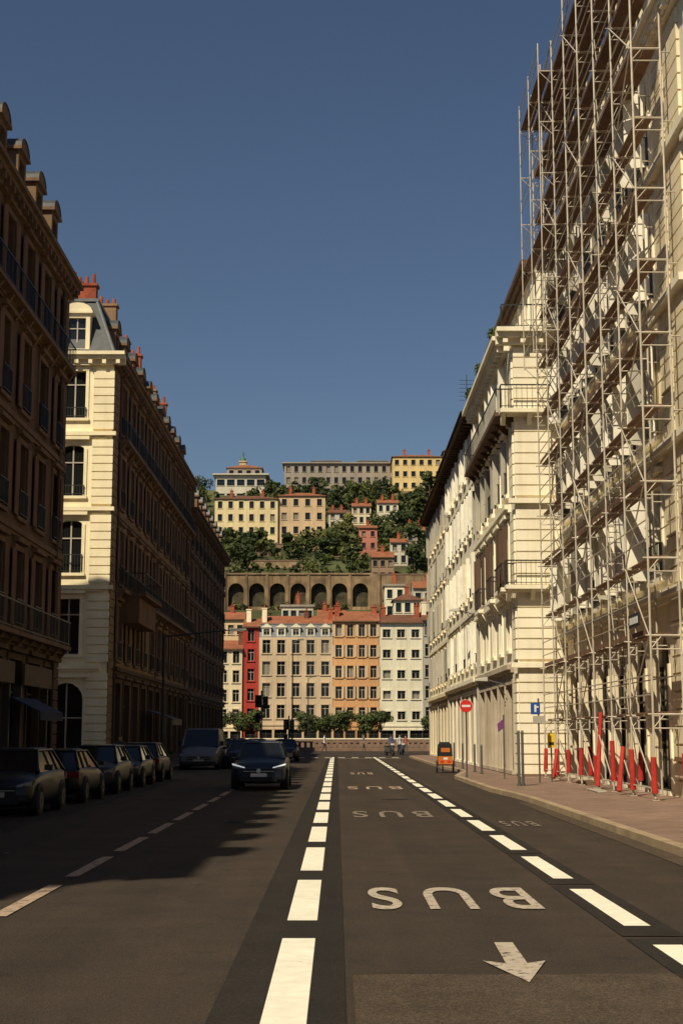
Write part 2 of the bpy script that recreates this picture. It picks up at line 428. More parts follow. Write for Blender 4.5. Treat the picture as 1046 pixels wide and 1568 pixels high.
# ================================================================== LEFT BUILDINGS
XL=-11.5
def leftfr(y): return Fr((XL,y,0),(0,1,0),(1,0,0))
def street_floors(zs,w,**kw):
    out=[]
    for i in range(len(zs)-1):
        a,b=zs[i],zs[i+1]; s=a+(.75 if i else .3); h=b-.85
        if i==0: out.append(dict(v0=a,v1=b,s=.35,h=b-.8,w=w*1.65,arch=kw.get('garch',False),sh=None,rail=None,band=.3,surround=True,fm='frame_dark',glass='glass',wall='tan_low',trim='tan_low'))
        else: out.append(dict(v0=a,v1=b,s=s-.35,h=h+.05,w=w,band=.16,**{k:v for k,v in kw.items() if k!='garch'}))
    return out
B=Set(); fr=leftfr(2.5); LEN=YA-2.5
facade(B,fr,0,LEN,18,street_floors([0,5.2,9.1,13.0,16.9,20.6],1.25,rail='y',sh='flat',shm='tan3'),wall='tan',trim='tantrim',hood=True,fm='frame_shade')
body(B,fr,0,LEN,0,20.6,15,'tan'); cornice(B,fr,-.3,LEN+.3,20.8,.6,'tantrim')
mansard(B,fr,0,LEN,20.8,15,h1=3.5,m='slate_brown')
for i in range(18): dormer(B,fr,LEN/18*(i+.5),21.2,1.3,2.1,-.35)
for u in (8,18,28,37,46.2): chimney(B,fr,u,-2.6,23.5,27.4 if u>45 else 26.6,'tan2',2.2,5)
chimney(B,fr,LEN-.35,-2.9,21,26.0,'brick',1.4,4)
balcony(B,fr,.2,LEN-.2,16.9,.5); balcony(B,fr,.2,LEN-.2,5.3,.6)
rustic(B,fr,LEN-1.1,LEN,0,20.0,'tan'); 
for i in range(8):
    u=LEN-5.5-i*6.4
    fb(B['shopfronts'],fr,u-2.4,u+2.4,3.5,4.25,.31,.42,random.choice(['frame_dark','shutter_dark']))
    fb(B['shopfronts'],fr,u-2.4,u-2.2,.1,3.49,.0,.3,'frame_dark'); fb(B['shopfronts'],fr,u+2.2,u+2.4,.1,3.49,.0,.3,'frame_dark')
for u in (LEN-1.5,LEN-20,LEN-38): B['downpipes'].cyl(fr.p(u,.3,.14),fr.p(u,20.0,.14),.06,'shutter_dark',6)
B.finish('apartment_building')
a=MB(); mat('awning_blue',(.02,.035,.08),.8,.1)
a.hexa([(-11.1,49,3.0),(-10.1,49,2.5),(-10.1,53,2.5),(-11.1,53,3.0),(-11.1,49,3.05),(-10.1,49,2.55),(-10.1,53,2.55),(-11.1,53,3.05)],'awning_blue')
a.box(-10.12,-10.09,49,53,2.25,2.49,'awning_blue'); a.make('shop_awning')
a=MB(); a.hexa([(-11.1,84,3.1),(-9.6,84,2.6),(-9.6,89,2.6),(-11.1,89,3.1),(-11.1,84,3.15),(-9.6,84,2.65),(-9.6,89,2.65),(-11.1,89,3.15)],'frame_dark'); a.box(-9.63,-9.6,84,89,2.3,2.59,'frame_dark'); a.make('shop_awning')

B=Set(); y0=YB; LEN=38.5; fr=leftfr(y0)
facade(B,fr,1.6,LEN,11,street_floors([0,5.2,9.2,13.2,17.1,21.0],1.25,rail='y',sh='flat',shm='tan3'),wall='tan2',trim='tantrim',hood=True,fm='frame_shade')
q(B['walls'],fr,0,1.6,0,21.0,0,'tan2'); rustic(B,fr,.08,1.5,.2,20.4,'tan2')
body(B,fr,0,LEN,0,21.0,14,'tan2',e0=False)
fe=Fr((XL-14,y0,0),(1,0,0),(0,-1,0))
efl=[dict(v0=0,v1=5.2,s=.3,h=4.3,w=1.7,arch=True,glass='glass'),
     dict(v0=5.2,v1=9.2,s=5.7,h=8.5,w=1.15),dict(v0=9.2,v1=13.2,s=9.8,h=12.5,w=1.15,rail='y',flatarch=True),
     dict(v0=13.2,v1=17.1,s=13.75,h=16.4,w=1.15,rail='low',flatarch=True),dict(v0=17.1,v1=21.0,s=17.8,h=20.3,w=1.15,rail='low')]
facade(B,fe,.4,13.66,4,efl,wall='stone_end',trim='stone_end',hood=True,band=.22)
q(B['walls'],fe,0,.4,0,21.0,0,'stone_end'); q(B['walls'],fe,13.66,14,0,21.0,0,'stone_end')
for v0_,v1_ in ((5.3,8.8),(9.3,12.8),(13.3,16.7),(17.2,20.3),(.2,4.8)): rustic(B,fe,12.98,14.05,v0_,v1_,'stone_end',.42,.1)
for v0_,v1_ in ((5.3,8.8),(9.3,12.8),(13.3,16.7),(17.2,20.3)): rustic(B,fe,10.1,10.65,v0_,v1_,'stone_end',.42,.06)
for v_ in (8.98,12.98,16.88): fb(B['cornices'],fe,13.66,14.2,v_,v_+.2,-.02,.22,'stone_end')
cornice(B,fr,-.2,LEN,21.2,.6,'tantrim'); cornice(B,fe,-.3,14.6,21.22,.6,'stone_end')
def hipmansard(B,y0,y1,x0,x1,v,h,s,h2):
    R=B['roof']
    b=[(x0,y0),(x1,y0),(x1,y1),(x0,y1)]; t=[(x0+s,y0+s),(x1-s,y0+s),(x1-s,y1),(x0+s,y1)]
    cx=(x0+x1)/2; r0=(cx,y0+s+5); r1=(cx,y1)
    for i in range(4):
        j=(i+1)%4
        R.poly([(*b[i],v),(*b[j],v),(*t[j],v+h),(*t[i],v+h)],'slate')
    R.poly([(*t[0],v+h),(*t[1],v+h),(*r0,v+h+h2)],'tile'); R.poly([(*t[1],v+h),(*t[2],v+h),(*r1,v+h+h2),(*r0,v+h+h2)],'tile')
    R.poly([(*t[3],v+h),(*t[0],v+h),(*r0,v+h+h2),(*r1,v+h+h2)],'tile')
    R.box(x0+s-.1,x1-s+.12,y0+s-.12,y0+s+.1,v+h-.06,v+h+.1,'zinc'); R.box(x1-s-.1,x1-s+.12,y0+s+.1,y1,v+h-.06,v+h+.1,'zinc')
    R.cyl((x1,y0,v),(x1-s,y0+s,v+h),.09,'zinc')
hipmansard(B,y0,y0+LEN,XL-14,XL,21.22,3.2,1.2,1.6)
for u in (2.0,5.3,8.7,12.0): dormer(B,fe,u,21.4,1.35,2.0,-.1,-1.6,'stone_end','zinc')
for i in range(11): dormer(B,fr,1.6+(LEN-1.6)/11*(i+.5),21.5,1.25,1.8,-.4,-2.0,'tantrim')
for u,h,m_ in ((2.6,25.6,'brick'),(9.5,26.6,'tan2'),(14.5,25.8,'tan2'),(20,26.4,'brick'),(28,26.0,'tan2'),(34,26.4,'brick')): chimney(B,fr,u,-2.2,24,h,m_,1.5,4)
chimney(B,fe,11.2,-3.5,24,26.0,'brick',.8,2,.8)
for v_ in (17.1,9.2): balcony(B,fr,2,LEN-.3,v_,.55)
balcony(B,fr,4,11,9.2-.02,1.35,'iron','tan3',1.1)
fb(B['trim'],fr,4.1,10.9,7.6,8.95,.0,1.0,'tan3')
for u in (1.7,18,35.5): B['downpipes'].cyl(fr.p(u,.3,.14),fr.p(u,20.4,.14),.06,'shutter_dark',6)
B.finish('apartment_building')

B=Set(); y0=110.1; LEN=35; fr=leftfr(y0)
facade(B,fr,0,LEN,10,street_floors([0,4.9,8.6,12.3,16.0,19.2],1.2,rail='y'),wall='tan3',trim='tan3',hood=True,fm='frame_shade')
body(B,fr,0,LEN,0,19.2,14,'tan3'); cornice(B,fr,0,LEN,19.35,.7,'tan3')
mansard(B,fr,0,LEN,19.35,14,h1=3.0,m='zinc')
for i in range(10): dormer(B,fr,3.5*(i+.5),19.6,1.3,1.9,-.25,-2.0,'tantrim','zinc')
for u,h in ((2,26),(11,24.5),(20,24.2),(29,24)): chimney(B,fr,u,-2.8,22,h,'brick',2.0,4,.8)
B.finish('apartment_building')

# ================================================================== RIGHT BUILDINGS
XR=7.2
B=Set(); y0=56.8; LEN=15.2; fr=Fr((XR,y0,0),(0,1,0),(-1,0,0))
fl=[dict(v0=0,v1=4.6,s=.3,h=3.8,w=2.1,sh=None,rail=None,fm='frame_dark',glass='glass',wall='ground_floor',trim='ground_floor'),
    dict(v0=4.6,v1=7.6,s=5.2,h=7.0,w=1.1,sh=None),
    dict(v0=7.6,v1=11.2,s=7.9,h=10.4,w=1.15,hood=True,sh='perp',shm='shutter_dark',shk=.4),
    dict(v0=11.2,v1=14.8,s=11.7,h=14.0,w=1.15,hood=True,sh='perp',shm='shutter_grey',shk=.45,rail='y'),
    dict(v0=14.8,v1=18.0,s=15.1,h=17.2,w=1.15,sh='perp',shm='shutter',shk=.5)]
facade(B,fr,1.4,LEN,5,fl,wall='white_stone',trim='creamw',band=.28)
q(B['walls'],fr,0,1.4,0,18,0,'white_stone')
for v0_,v1_ in ((.2,4.2),(4.7,7.2),(7.7,10.8),(11.3,14.4),(14.9,17.5)): rustic(B,fr,.06,1.2,v0_,v1_,'creamw',.42,.08)
body(B,fr,0,LEN,0,18,13,'white_stone',e0=False)
fe=Fr((XR,y0,0),(1,0,0),(0,-1,0))
q(B['walls'],fe,0,13,0,18,0,'white_stone')
for v0_,v1_ in ((.2,4.2),(4.7,7.2),(7.7,10.8),(11.3,14.4),(14.9,17.5)): rustic(B,fe,0.0,1.9,v0_,v1_,'creamw',.42,.09)
for v_ in (4.6,7.6,11.2,14.8): fb(B['cornices'],fe,-.3,13,v_-.22,v_-.02,-.02,.28,'creamw')
cornice(B,fe,-.7,13,18.2,.7,'creamw'); cornice(B,fr,.75,LEN,18.2,.75,'creamw')
balcony(B,fr,.1,LEN-1,14.8,.75,'iron','soffit'); 
balcony(B,fr,.3,3.0,7.62,.6,'iron','creamw'); balcony(B,fr,5.4,7.2,7.62,.5,'iron','creamw'); balcony(B,fr,10.6,12.6,7.62,.5,'iron','creamw')
fb(B['trim'],fr,.5,1.5,7.64,8.4,.64,.68,'shutter_dark')
balcony(B,fe,-.6,1.8,14.82,.6,'iron','creamw'); balcony(B,fe,-.5,1.7,7.64,.6,'iron','creamw'); balcony(B,fe,-.5,2.2,18.22,.5,'iron','creamw')
fa=Fr((XR+.9,y0+.5,0),(0,1,0),(-1,0,0))
facade(B,fa,0,LEN-1,5,[dict(v0=18.2,v1=21.2,s=18.7,h=20.6,w=1.1,arch=True)],wall='creamw',trim='creamw',sh=None)
body(B,fa,0,LEN-1,18.2,21.2,10,'creamw'); cornice(B,fa,-.3,LEN-1,21.35,.45,'soffit',False)
mansard(B,fa,0,LEN-1,21.35,10,'slate',1.2,.8,.6)
for u in (3,8,13): chimney(B,fa,u,-1.6,21.3,23.1,'cream',1.2,3)
B['downpipes'].cyl(fr.p(LEN-.15,.3,.1),fr.p(LEN-.15,17.3,.1),.055,'shutter_grey',6)
B.finish('corner_building')

def rightrow(y0,LEN,n,X,zs,wall,trim,eave,shm,roofm='tile_dark',w=1.05):
    B=Set(); fr=Fr((X,y0,0),(0,1,0),(-1,0,0))
    fl=[]
    for i in range(len(zs)-1):
        a,b=zs[i],zs[i+1]
        if i==0: fl.append(dict(v0=a,v1=b,s=.3,h=b-.75,w=2.0,sh=None,rail=None,fm='frame_dark',band=.35,glass='glass',wall='ground_floor'))
        else: fl.append(dict(v0=a,v1=b,s=a+.7,h=min(b-.5,a+2.9),w=w,sh='perp',shk=.4,shm=shm,rail='low' if i<4 else None,band=.12 if i in (1,3) else None))
    facade(B,fr,0,LEN,n,fl,wall=wall,trim=trim)
    top=zs[-1]; body(B,fr,0,LEN,0,top,12,wall)
    R=B['roof']
    fb(R,fr,-.2,LEN,top,top+.14,-.5,.75,'soffit')
    for i in range(int(LEN/.8)): fb(R,fr,i*.8+.2,i*.8+.34,top-.2,top-.002,-.02,.6,'soffit')
    R.poly([fr.p(-.2,top+.15,.85),fr.p(LEN,top+.15,.85),fr.p(LEN,top+2.4,-6),fr.p(-.2,top+2.4,-6)],roofm)
    R.poly([fr.p(-.2,top+.15,-12.5),fr.p(LEN,top+.15,-12.5),fr.p(LEN,top+2.4,-6),fr.p(-.2,top+2.4,-6)],roofm)
    for u in (0,LEN): R.poly([fr.p(u,top+.145,.4),fr.p(u,top+2.3,-6),fr.p(u,top+.145,-12)],wall)
    for u in (.25,LEN/2,LEN-.25): B['downpipes'].cyl(fr.p(u,.3,.1),fr.p(u,top-.2,.1),.055,'shutter_grey',6)
    for u in (3,LEN*.5,LEN-3): chimney(B,fr,u,-3.5,top+1,top+2.9,'brick',1.4,4)
    B.finish('apartment_building')
rightrow(72.05,19.5,7,XR+.0,[0,4.6,8.2,11.6,15.0,18.1],'creamw','white_stone',.8,'shutter')
rightrow(91.6,19.4,7,XR+.05,[0,4.4,7.9,11.2,14.6,18.0],'white_stone','cream',.8,'shutter_grey')

B=Set(); X1=9.15; y0=14.0; LEN=42.7; fr=Fr((X1,y0,0),(0,1,0),(-1,0,0))
zs=[0,5.7,9.7,13.7,17.7,21.6]
def r1(sh):
    fl=[]
    for i in range(5):
        a,b=zs[i],zs[i+1]
        if i==0: fl.append(dict(v0=a,v1=b,s=.25,h=4.7,w=2.0,arch=True,sh=None,rail=None,fm='frame_dark',band=.4,glass='glass',wall='cream'))
        else: fl.append(dict(v0=a,v1=b,s=a+.45,h=a+3.1,w=1.6,reveal=.34,sh=sh,rail='y' if sh else None,im='iron_blue',glass='glass',fm='shutter_grey',band=.28 if i in(1,3) else .14,hood=(i<4)))
    return fl
u1=23.6
facade(B,fr,0,u1-2,7,r1(None),wall='creamw',trim='creamw')
q(B['walls'],fr,u1-2,u1+1.3,0,21.6,0,'creamw')
facade(B,fr,u1+1.3,LEN,6,r1('perp'),wall='creamw',trim='creamw',shm='shutter',shk=.8)
for i in range(5):
    fb(B['cornices'],fr,u1-2,u1+1.3,zs[i+1]-.22,zs[i+1]-.02,-.02,.28,'creamw')
    for (ua,ub) in ((u1+.1,u1+1.2),(u1-1.9,u1-.3)): rustic(B,fr,ua,ub,zs[i]+.1,zs[i+1]-.45,'cream',.45,.09)
body(B,fr,0,LEN,0,21.6,14,'creamw'); cornice(B,fr,0,LEN,21.9,.55,'creamw'); mansard(B,fr,0,LEN,21.9,14,'slate_brown',5.0,.9,1.2)
for i in range(14):
    dormer(B,fr,LEN/14*(i+.5),22.3,1.35,2.2,.05,-1.5,'cream','slate_brown')
for u in (10,24,33): chimney(B,fr,u,-3,26,28.6,'tan2',1.6,4)
B.finish('building_under_renovation')

# ================================================================== SCAFFOLD
P=MB(); D=MB(); G2=MB(); pads=MB()
XO,XI=8.0,8.78; st=[36.4+2.72*i for i in range(8)]; base=.13
levels=[base+2.15+2.0*k for k in range(13)]
top=levels[-1]
for j,y in enumerate(st):
    ext=random.choice([1.1,1.6,2.1,1.2])
    for x in (XO,XI):
        P.cyl((x,y,base+.05),(x+random.uniform(-.02,.02),y,top+(ext if x==XO else 1.0)),.03,'galv',6)
        P.box(x-.09,x+.09,y-.09,y+.09,base+.004,base+.02,'galv')
        P.box(x-.2,x+.2,y-.12,y+.12,base+.0,base+.003,'deck')
    for z in levels:
        P.cyl((XO,y,z),(XI,y,z),.028,'galv'); P.cyl((XO,y,z-.35),(XI,y,z-.35),.018,'galv')
        P.cyl((XO,y,z-.35),(XO+.3,y,z),.014,'galv',4)
        P.cyl((XI,y,z-.1),(X1-.02,y,z-.1),.02,'galv',4)
        P.cyl((XO,y,z+.0),(XO-.13,y,z+.0),.022,'galv',4)
for j in range(len(st)-1):
    ya,yb=st[j],st[j+1]
    for k,z in enumerate(levels):
        strips=((XO+.12,XO+.32),(XO+.35,XO+.55)) if k<9 else ((XO+.06,XO+.36),(XO+.39,XO+.70))
        for (xa,xb) in strips:
            D.box(xa,xb,ya+.04,yb-.04,z+.031,z+.07,'deck')
        if k%2 or k>8: D.box(XO+.04,XO+.058,ya+.04,yb-.04,z+.071,z+.2,'deck')
        for dz in (.5,1.0): G2.cyl((XO,ya,z+dz),(XO,yb,z+dz),.02,'galv',5)
        if k<5 or j%2==0: G2.cyl((XI,ya,z+1.0),(XI,yb,z+1.0),.018,'galv',5)
        if (j in(0,3,5)): 
            a,b=(ya,yb) if k%2 else (yb,ya)
            G2.cyl((XO-.03,a,z+.0),(XO-.03,b,z+2.0 if k<12 else z+1.2),.02,'galv',5)
    G2.cyl((XO,ya,base+.3),(XO,yb,base+.3),.02,'galv',5)
    G2.cyl((XO-.03,ya,base+.3),(XO-.03,yb,base+2.1),.02,'galv',5)
for y in st[5:]:
    for z in levels[7:]:
        P.cyl((XO,y,z),(XO-.5,y,z),.024,'galv',5); P.cyl((XO,y,z-.5),(XO-.5,y,z),.016,'galv',5)
    P.cyl((XO-.5,y,levels[7]-.1),(XO-.5,y,top+1.1),.024,'galv',6)
for j in range(5,7):
    for z in levels[7:]:
        if z in (levels[9],levels[12]): D.box(XO-.46,XO-.05,st[j]+.04,st[j+1]-.04,z+.03,z+.07,'deck')
        for dz in (.5,1.0): G2.cyl((XO-.5,st[j],z+dz),(XO-.5,st[j+1],z+dz),.018,'galv',5)
for k,z in enumerate(levels[:-1]):
    y=st[2]+.5
    for dx in (0,.35): G2.cyl((8.25+dx,y,z+.08),(8.25+dx,y+.7,z+2.1),.016,'galv',4)
    for i in range(6): 
        t=i/6+.08; G2.cyl((8.25,y+.7*t,z+.08+2*t),(8.6,y+.7*t,z+.08+2*t),.012,'galv',4)
rp=random.Random(4)
for j,y in enumerate(st):
    for x in (XO,XI):
        if x==XI and j not in (0,2,5): continue
        h=rp.uniform(.95,1.5)
        pads.cyl((x+rp.uniform(-.02,.02),y+rp.uniform(-.05,.05),base+rp.uniform(.15,.35)),(x+rp.uniform(-.03,.03),y,base+h),.085,'red_pad',9,.07)
for (x,y,hh) in ((7.75,39.8,1.3),(7.85,43.6,2.3),(7.7,51.5,1.1)):
    pads.cyl((x,y,base+.1),(x+.22,y+.4,base+hh),.075,'red_pad',9,.06)
e=empty('scaffolding'); P.make('frames',e); D.make('decks',e); G2.make('guard_rails',e); pads.make('protective_pads',e)
mat('sign_black',(.03,.03,.035),.5,0); mat('sign_white',(.7,.7,.68),.6,.05)
sb=MB(); sb.box(7.9,7.93,37.2,38.6,4.6,4.95,'sign_black'); sb.box(7.885,7.898,37.4,38.4,4.68,4.86,'sign_white'); sb.make('notice_board')
b=MB()
for i in range(5): b.cyl((7.4+i*.07,41+.1*i,base+.03),(7.5+i*.07,43.4-.1*i,base+.03),.025,'galv',6)
for i in range(3): b.box(8.1+.02*i,8.6,47.2,49.2-.1*i,base+.04*i+.002,base+.04*i+.035,'deck')
b.make('building_materials')

# ================================================================== STREET FURNITURE
mat('sign_red',(.60,.03,.025),.5,.05); mat('sign_blue',(.02,.07,.30),.5,.05); mat('sign_yellow',(.75,.5,.03),.5,.05); mat('flag',(.16,.05,.16),.8,.1)
mat('grey_paint',(.10,.095,.085),.5,.1)
def sign_round(x,y,h=2.85,r=.33):
    b=MB(); z=.13
    b.cyl((x,y,z),(x,y,h+r),.035,'grey_paint',8)
    b.cyl((x,y-.05,h),(x,y-.075,h),r,'sign_red',28); b.cyl((x,y-.04,h),(x,y-.049,h),r*1.04,'sign_white',28)
    b.box(x-r*.68,x+r*.68,y-.082,y-.076,h-r*.17,h+r*.17,'sign_white')
    b.box(x-.05,x+.05,y-.045,y+.045,z,z+.1,'grey_paint')
    b.make('no_entry_sign')
sign_round(4.98,55.5,2.85,.24)
b=MB(); x,y=6.95,49.6
b.cyl((x,y,.13),(x,y,3.0),.03,'grey_paint',8); b.box(x-.27,x+.05,y-.06,y-.035,2.45,2.85,'sign_blue'); b.box(x-.15,x-.08,y-.066,y-.061,2.53,2.78,'sign_white'); b.box(x-.08,x-.0,y-.066,y-.061,2.68,2.73,'sign_white'); b.box(x-.2,x+.2,y-.06,y-.035,2.15,2.4,'shutter_grey'); b.make('parking_sign')
b=MB(); x,y=7.5,50.5
b.cyl((x,y,.13),(x,y,1.9),.025,'grey_paint',8); b.box(x-.13,x+.13,y-.05,y-.03,1.3,1.8,'sign_yellow'); b.box(x-.09,x+.09,y-.056,y-.051,1.4,1.5,'sign_black'); b.make('works_sign')
b=MB(); x,y=6.25,54
b.cyl((x,y,.13),(x,y,2.5),.03,'grey_paint',8); b.hexa([(x-.2,y-.03,1.85),(x,y-.03,2.0),(x,y+.02,2.0),(x-.2,y+.02,1.85),(x-.24,y-.03,2.15),(x,y-.03,2.35),(x,y+.02,2.35),(x-.24,y+.02,2.15)],'flag'); b.make('shop_flag')
def bollard(x,y,h=1.15,m='grey_paint'):
    b=MB(); b.cyl((x,y,.13),(x,y,.13+h),.05,m,10,.045); b.cyl((x,y,.13+h),(x,y,.2+h),.06,m,10,.03); b.cyl((x,y,.13),(x,y,.2),.075,m,10); b.make('bollard')
bollard(5.85,46.5,1.7); bollard(6.05,47.1,1.7)
for y in (60,63,69,74,79,84): bollard(6.0,y)
for y in (33,36,40,44.5,49,57): bollard(-8.75,y,1.0,'grey_paint')
for y,z in ((74,7.9),(60.5,3.8)):
    b=MB(); b.cyl((XR+.02,y,z),(XR-.9,y,z+.25),.03,'grey_paint',8); b.cyl((XR-.1,y,z-.4),(XR-.5,y,z+.12),.02,'grey_paint',6)
    b.hexa([(XR-1.4,y-.1,z+.2),(XR-.85,y-.14,z+.18),(XR-.85,y+.14,z+.18),(XR-1.4,y+.1,z+.2),(XR-1.35,y-.05,z+.3),(XR-.85,y-.1,z+.36),(XR-.85,y+.1,z+.36),(XR-1.35,y+.05,z+.3)],'shutter_grey')
    b.make('wall_lamp')
def traffic_light(x,y,h=4.7,arm=True):
    b=MB(); b.cyl((x,y,.0),(x,y,h),.07,'grey_paint',10); b.cyl((x,y,0),(x,y,.35),.13,'grey_paint',10)
    def head(cx,cz,s=1.0,face=-1):
        b.box(cx-.16*s,cx+.16*s,y-.2,y-.02,cz-.45*s,cz+.45*s,'black')
        b.box(cx-.24*s,cx+.24*s,y-.018,y-.0,cz-.53*s,cz+.53*s,'black')
        for i in (-1,0,1):
            b.cyl((cx,y-.2,cz+i*.28*s),(cx,y-.21,cz+i*.28*s),.1*s,'glass',12)
            b.cyl((cx,y-.33,cz+i*.28*s+.05),(cx,y-.2,cz+i*.28*s+.05),.12*s,'black',10,cap=False)
    head(x-.3,h-.9); head(x-.3,h-2.3,.8); head(x+.32,h-1.0)
    b.cyl((x-.3,y-.1,h-.4),(x+.3,y-.1,h-.4),.03,'grey_paint'); b.cyl((x-.3,y-.1,h-1.9),(x,y,h-1.9),.03,'grey_paint')
    b.make('traffic_light')
traffic_light(-6.4,122,5.4); traffic_light(-4.9,146.5,3.6)
def street_lamp(x,y,h,arm,rot=0):
    b=MB(); b.cyl((0,0,0),(0,0,h),.1,'iron',10,.055); b.cyl((0,0,0),(0,0,.9),.16,'iron',10,.12)
    b.cyl((0,0,h-.1),(arm,0,h+.25),.045,'iron',8,.03)
    b.hexa([(arm-.1,-.12,h+.16),(arm+.6,-.14,h+.2),(arm+.6,.14,h+.2),(arm-.1,.12,h+.16),(arm-.1,-.08,h+.3),(arm+.55,-.08,h+.32),(arm+.55,.08,h+.32),(arm-.1,.08,h+.3)],'iron')
    o=b.make('street_lamp'); o.location=(x,y,.0); o.rotation_euler=(0,0,rot)
street_lamp(-8.8,72.8,6.8,3.6); street_lamp(-4.6,148.4,11.2,.6); street_lamp(-4.0,200,9.5,1.0); street_lamp(14,200,9,-1)

# ------------------------------------------------------------------ vehicles
def car(name,x,y,rot,paint,H=1.5,W=1.8,L=4.4,van=False,lights=True,face=1):
    pm='paint_'+name+str(len(bpy.data.objects)); mat(pm,paint,.42,0,spec=.3,metal=.1)
    MATS[pm].node_tree.nodes['Principled BSDF'].inputs['Coat Weight'].default_value=.12
    e=empty(name,(x,y,0),rot)
    sx=L/4.4; sy=W/1.8; 
    if van: stn=[(-2.2,.66,.32,.70),(-2.12,.82,.22,.88),(-1.75,.9,.2,1.05),(-1.1,.92,.2,1.2),(0,.92,.2,1.25),(1.6,.92,.2,1.25),(2.1,.9,.25,1.25),(2.2,.84,.35,1.2)]
    else: stn=[(-2.2,.62,.30,.60),(-2.14,.80,.22,.74),(-1.9,.87,.2,.86),(-1.35,.9,.2,.94),(-.75,.91,.2,1.0),(.8,.91,.2,1.02),(1.7,.9,.22,1.04),(2.1,.85,.27,1.0),(2.2,.72,.36,.88)]
    hs=H/1.5 if not van else 1.0
    v=[];f=[]
    for (s,hw,zb,zt) in stn:
        zt*=hs
        sec=[(0,zb),(hw*.86,zb),(hw,zb+.14),(hw,(zb+zt)*.5+.03),(hw*.97,zt-.09),(hw*.84,zt),(0,zt+.035)]
        loop=sec+[(-a,b) for a,b in sec[-2:0:-1]]
        v+= [(a*sy,s*sx,b) for a,b in loop]
    n=12
    for i in range(len(stn)-1):
        for j in range(n):
            f.append((i*n+j,i*n+(j+1)%n,(i+1)*n+(j+1)%n,(i+1)*n+j))
    f.append(tuple(range(n))[::-1]); f.append(tuple((len(stn)-1)*n+j for j in range(n)))
    me=bpy.data.meshes.new('body'); me.from_pydata(v,[],f); me.materials.append(MATS[pm])
    me.polygons.foreach_set('use_smooth',[True]*len(f)); me.update()
    bm=bmesh.new(); bm.from_mesh(me); bmesh.ops.recalc_face_normals(bm,faces=bm.faces); bm.to_mesh(me); bm.free()
    o=bpy.data.objects.new('body',me); COL.objects.link(o); o.parent=e
    md=o.modifiers.new('s','SUBSURF'); md.levels=2; md.render_levels=2
    if van: bz,tz=1.16,H; F0,F1,R0,R1=-1.35,-.55,2.12,2.02; hb,ht=.86,.76
    else: bz,tz=.95*hs,H; F0,F1,R0,R1=-1.15,-.35,1.95,1.4; hb,ht=.80,.60
    c=MB()
    def ring(z,f_,r_,h_): return [(-h_*sy,f_*sx,z),(h_*sy,f_*sx,z),(h_*sy,r_*sx,z),(-h_*sy,r_*sx,z)]
    b0=ring(bz,F0,R0,hb); b1=ring(tz-.06,F1,R1,ht)
    b2=ring(tz,F1+.22,R1-.2,ht-.14)
    for i in range(4):
        j=(i+1)%4; mm='glass' if (not van or i==0) else pm
        c.poly([b0[i],b0[j],b1[j],b1[i]],mm); c.poly([b1[i],b1[j],b2[j],b2[i]],pm)
    c.poly(b2,pm)
    for i in range(4): c.cyl(b0[i],b1[i],.045,pm,6,.035)
    for i in range(4): c.cyl(b1[i],b1[(i+1)%4],.035,pm,6)
    if not van:
        for sg in (-1,1):
            for yy in (.35,1.15): c.cyl((sg*(hb)*sy,yy*sx,bz),(sg*(ht)*sy,(yy*.85)*sx,tz-.06),.035,pm,6)
    else:
        for sg in (-1,1):
            c.poly([(sg*(hb+.006)*sy,-1.15*sx,bz+.1),(sg*(hb+.006)*sy,-.25*sx,bz+.1),(sg*(ht+.03)*sy,-.25*sx,tz-.2),(sg*(ht+.03)*sy,-.62*sx,tz-.2)],'glass')
    c.make('cabin',e)
    d=MB(); zf=hs
    F=-2.2*sx
    d.box(-.52*sy,.52*sy,F-.015,F+.2,.50*zf,.66*zf,'black'); d.box(-.6*sy,.6*sy,F-.01,F+.2,.28,.42,'black')
    d.box(-.5*sy,.5*sy,F-.025,F-.016,.575*zf,.59*zf,'chrome'); d.cyl((0,F-.02,.60*zf),(0,F-.035,.60*zf),.07,'chrome',12)
    d.box(-.26,.26,F-.03,F-.017,.43,.54 if not van else .52,'sign_white' if lights else 'shutter_grey')
    for sg in (-1,1):
        d.hexa([(sg*.52*sy,F+.0,.66*zf),(sg*.84*sy,F+.16,.68*zf),(sg*.84*sy,F+.45,.68*zf),(sg*.52*sy,F+.3,.66*zf),(sg*.54*sy,F+.03,.71*zf),(sg*.86*sy,F+.2,.80*zf),(sg*.86*sy,F+.5,.82*zf),(sg*.54*sy,F+.32,.72*zf)],'headlamp')
        if lights: d.hexa([(sg*.46*sy,F-.02,.68*zf),(sg*.87*sy,F+.11,.77*zf),(sg*.87*sy,F+.3,.77*zf),(sg*.46*sy,F+.2,.68*zf),(sg*.46*sy,F-.018,.71*zf),(sg*.88*sy,F+.12,.82*zf),(sg*.88*sy,F+.3,.82*zf),(sg*.46*sy,F+.2,.71*zf)],'lamp')
        d.hexa([(sg*.6*sy,F-.0,.36),(sg*.76*sy,F+.05,.36),(sg*.76*sy,F+.3,.36),(sg*.6*sy,F+.3,.36),(sg*.6*sy,F-.0,.42),(sg*.76*sy,F+.05,.42),(sg*.76*sy,F+.3,.42),(sg*.6*sy,F+.3,.42)],'black')
        R=2.2*sx; xa,xb=sorted((sg*.58*sy,sg*.86*sy)); d.box(xa,xb,R-.22,R-.02,.72*zf,.88*zf,'tail')
        xa,xb=sorted((sg*.88*sy,sg*1.06*sy)); ym=(-.78 if not van else -1.05)*sx; d.box(xa,xb,ym-.06,ym+.06,1.0*zf if not van else 1.2,1.13*zf if not van else 1.42,'black')
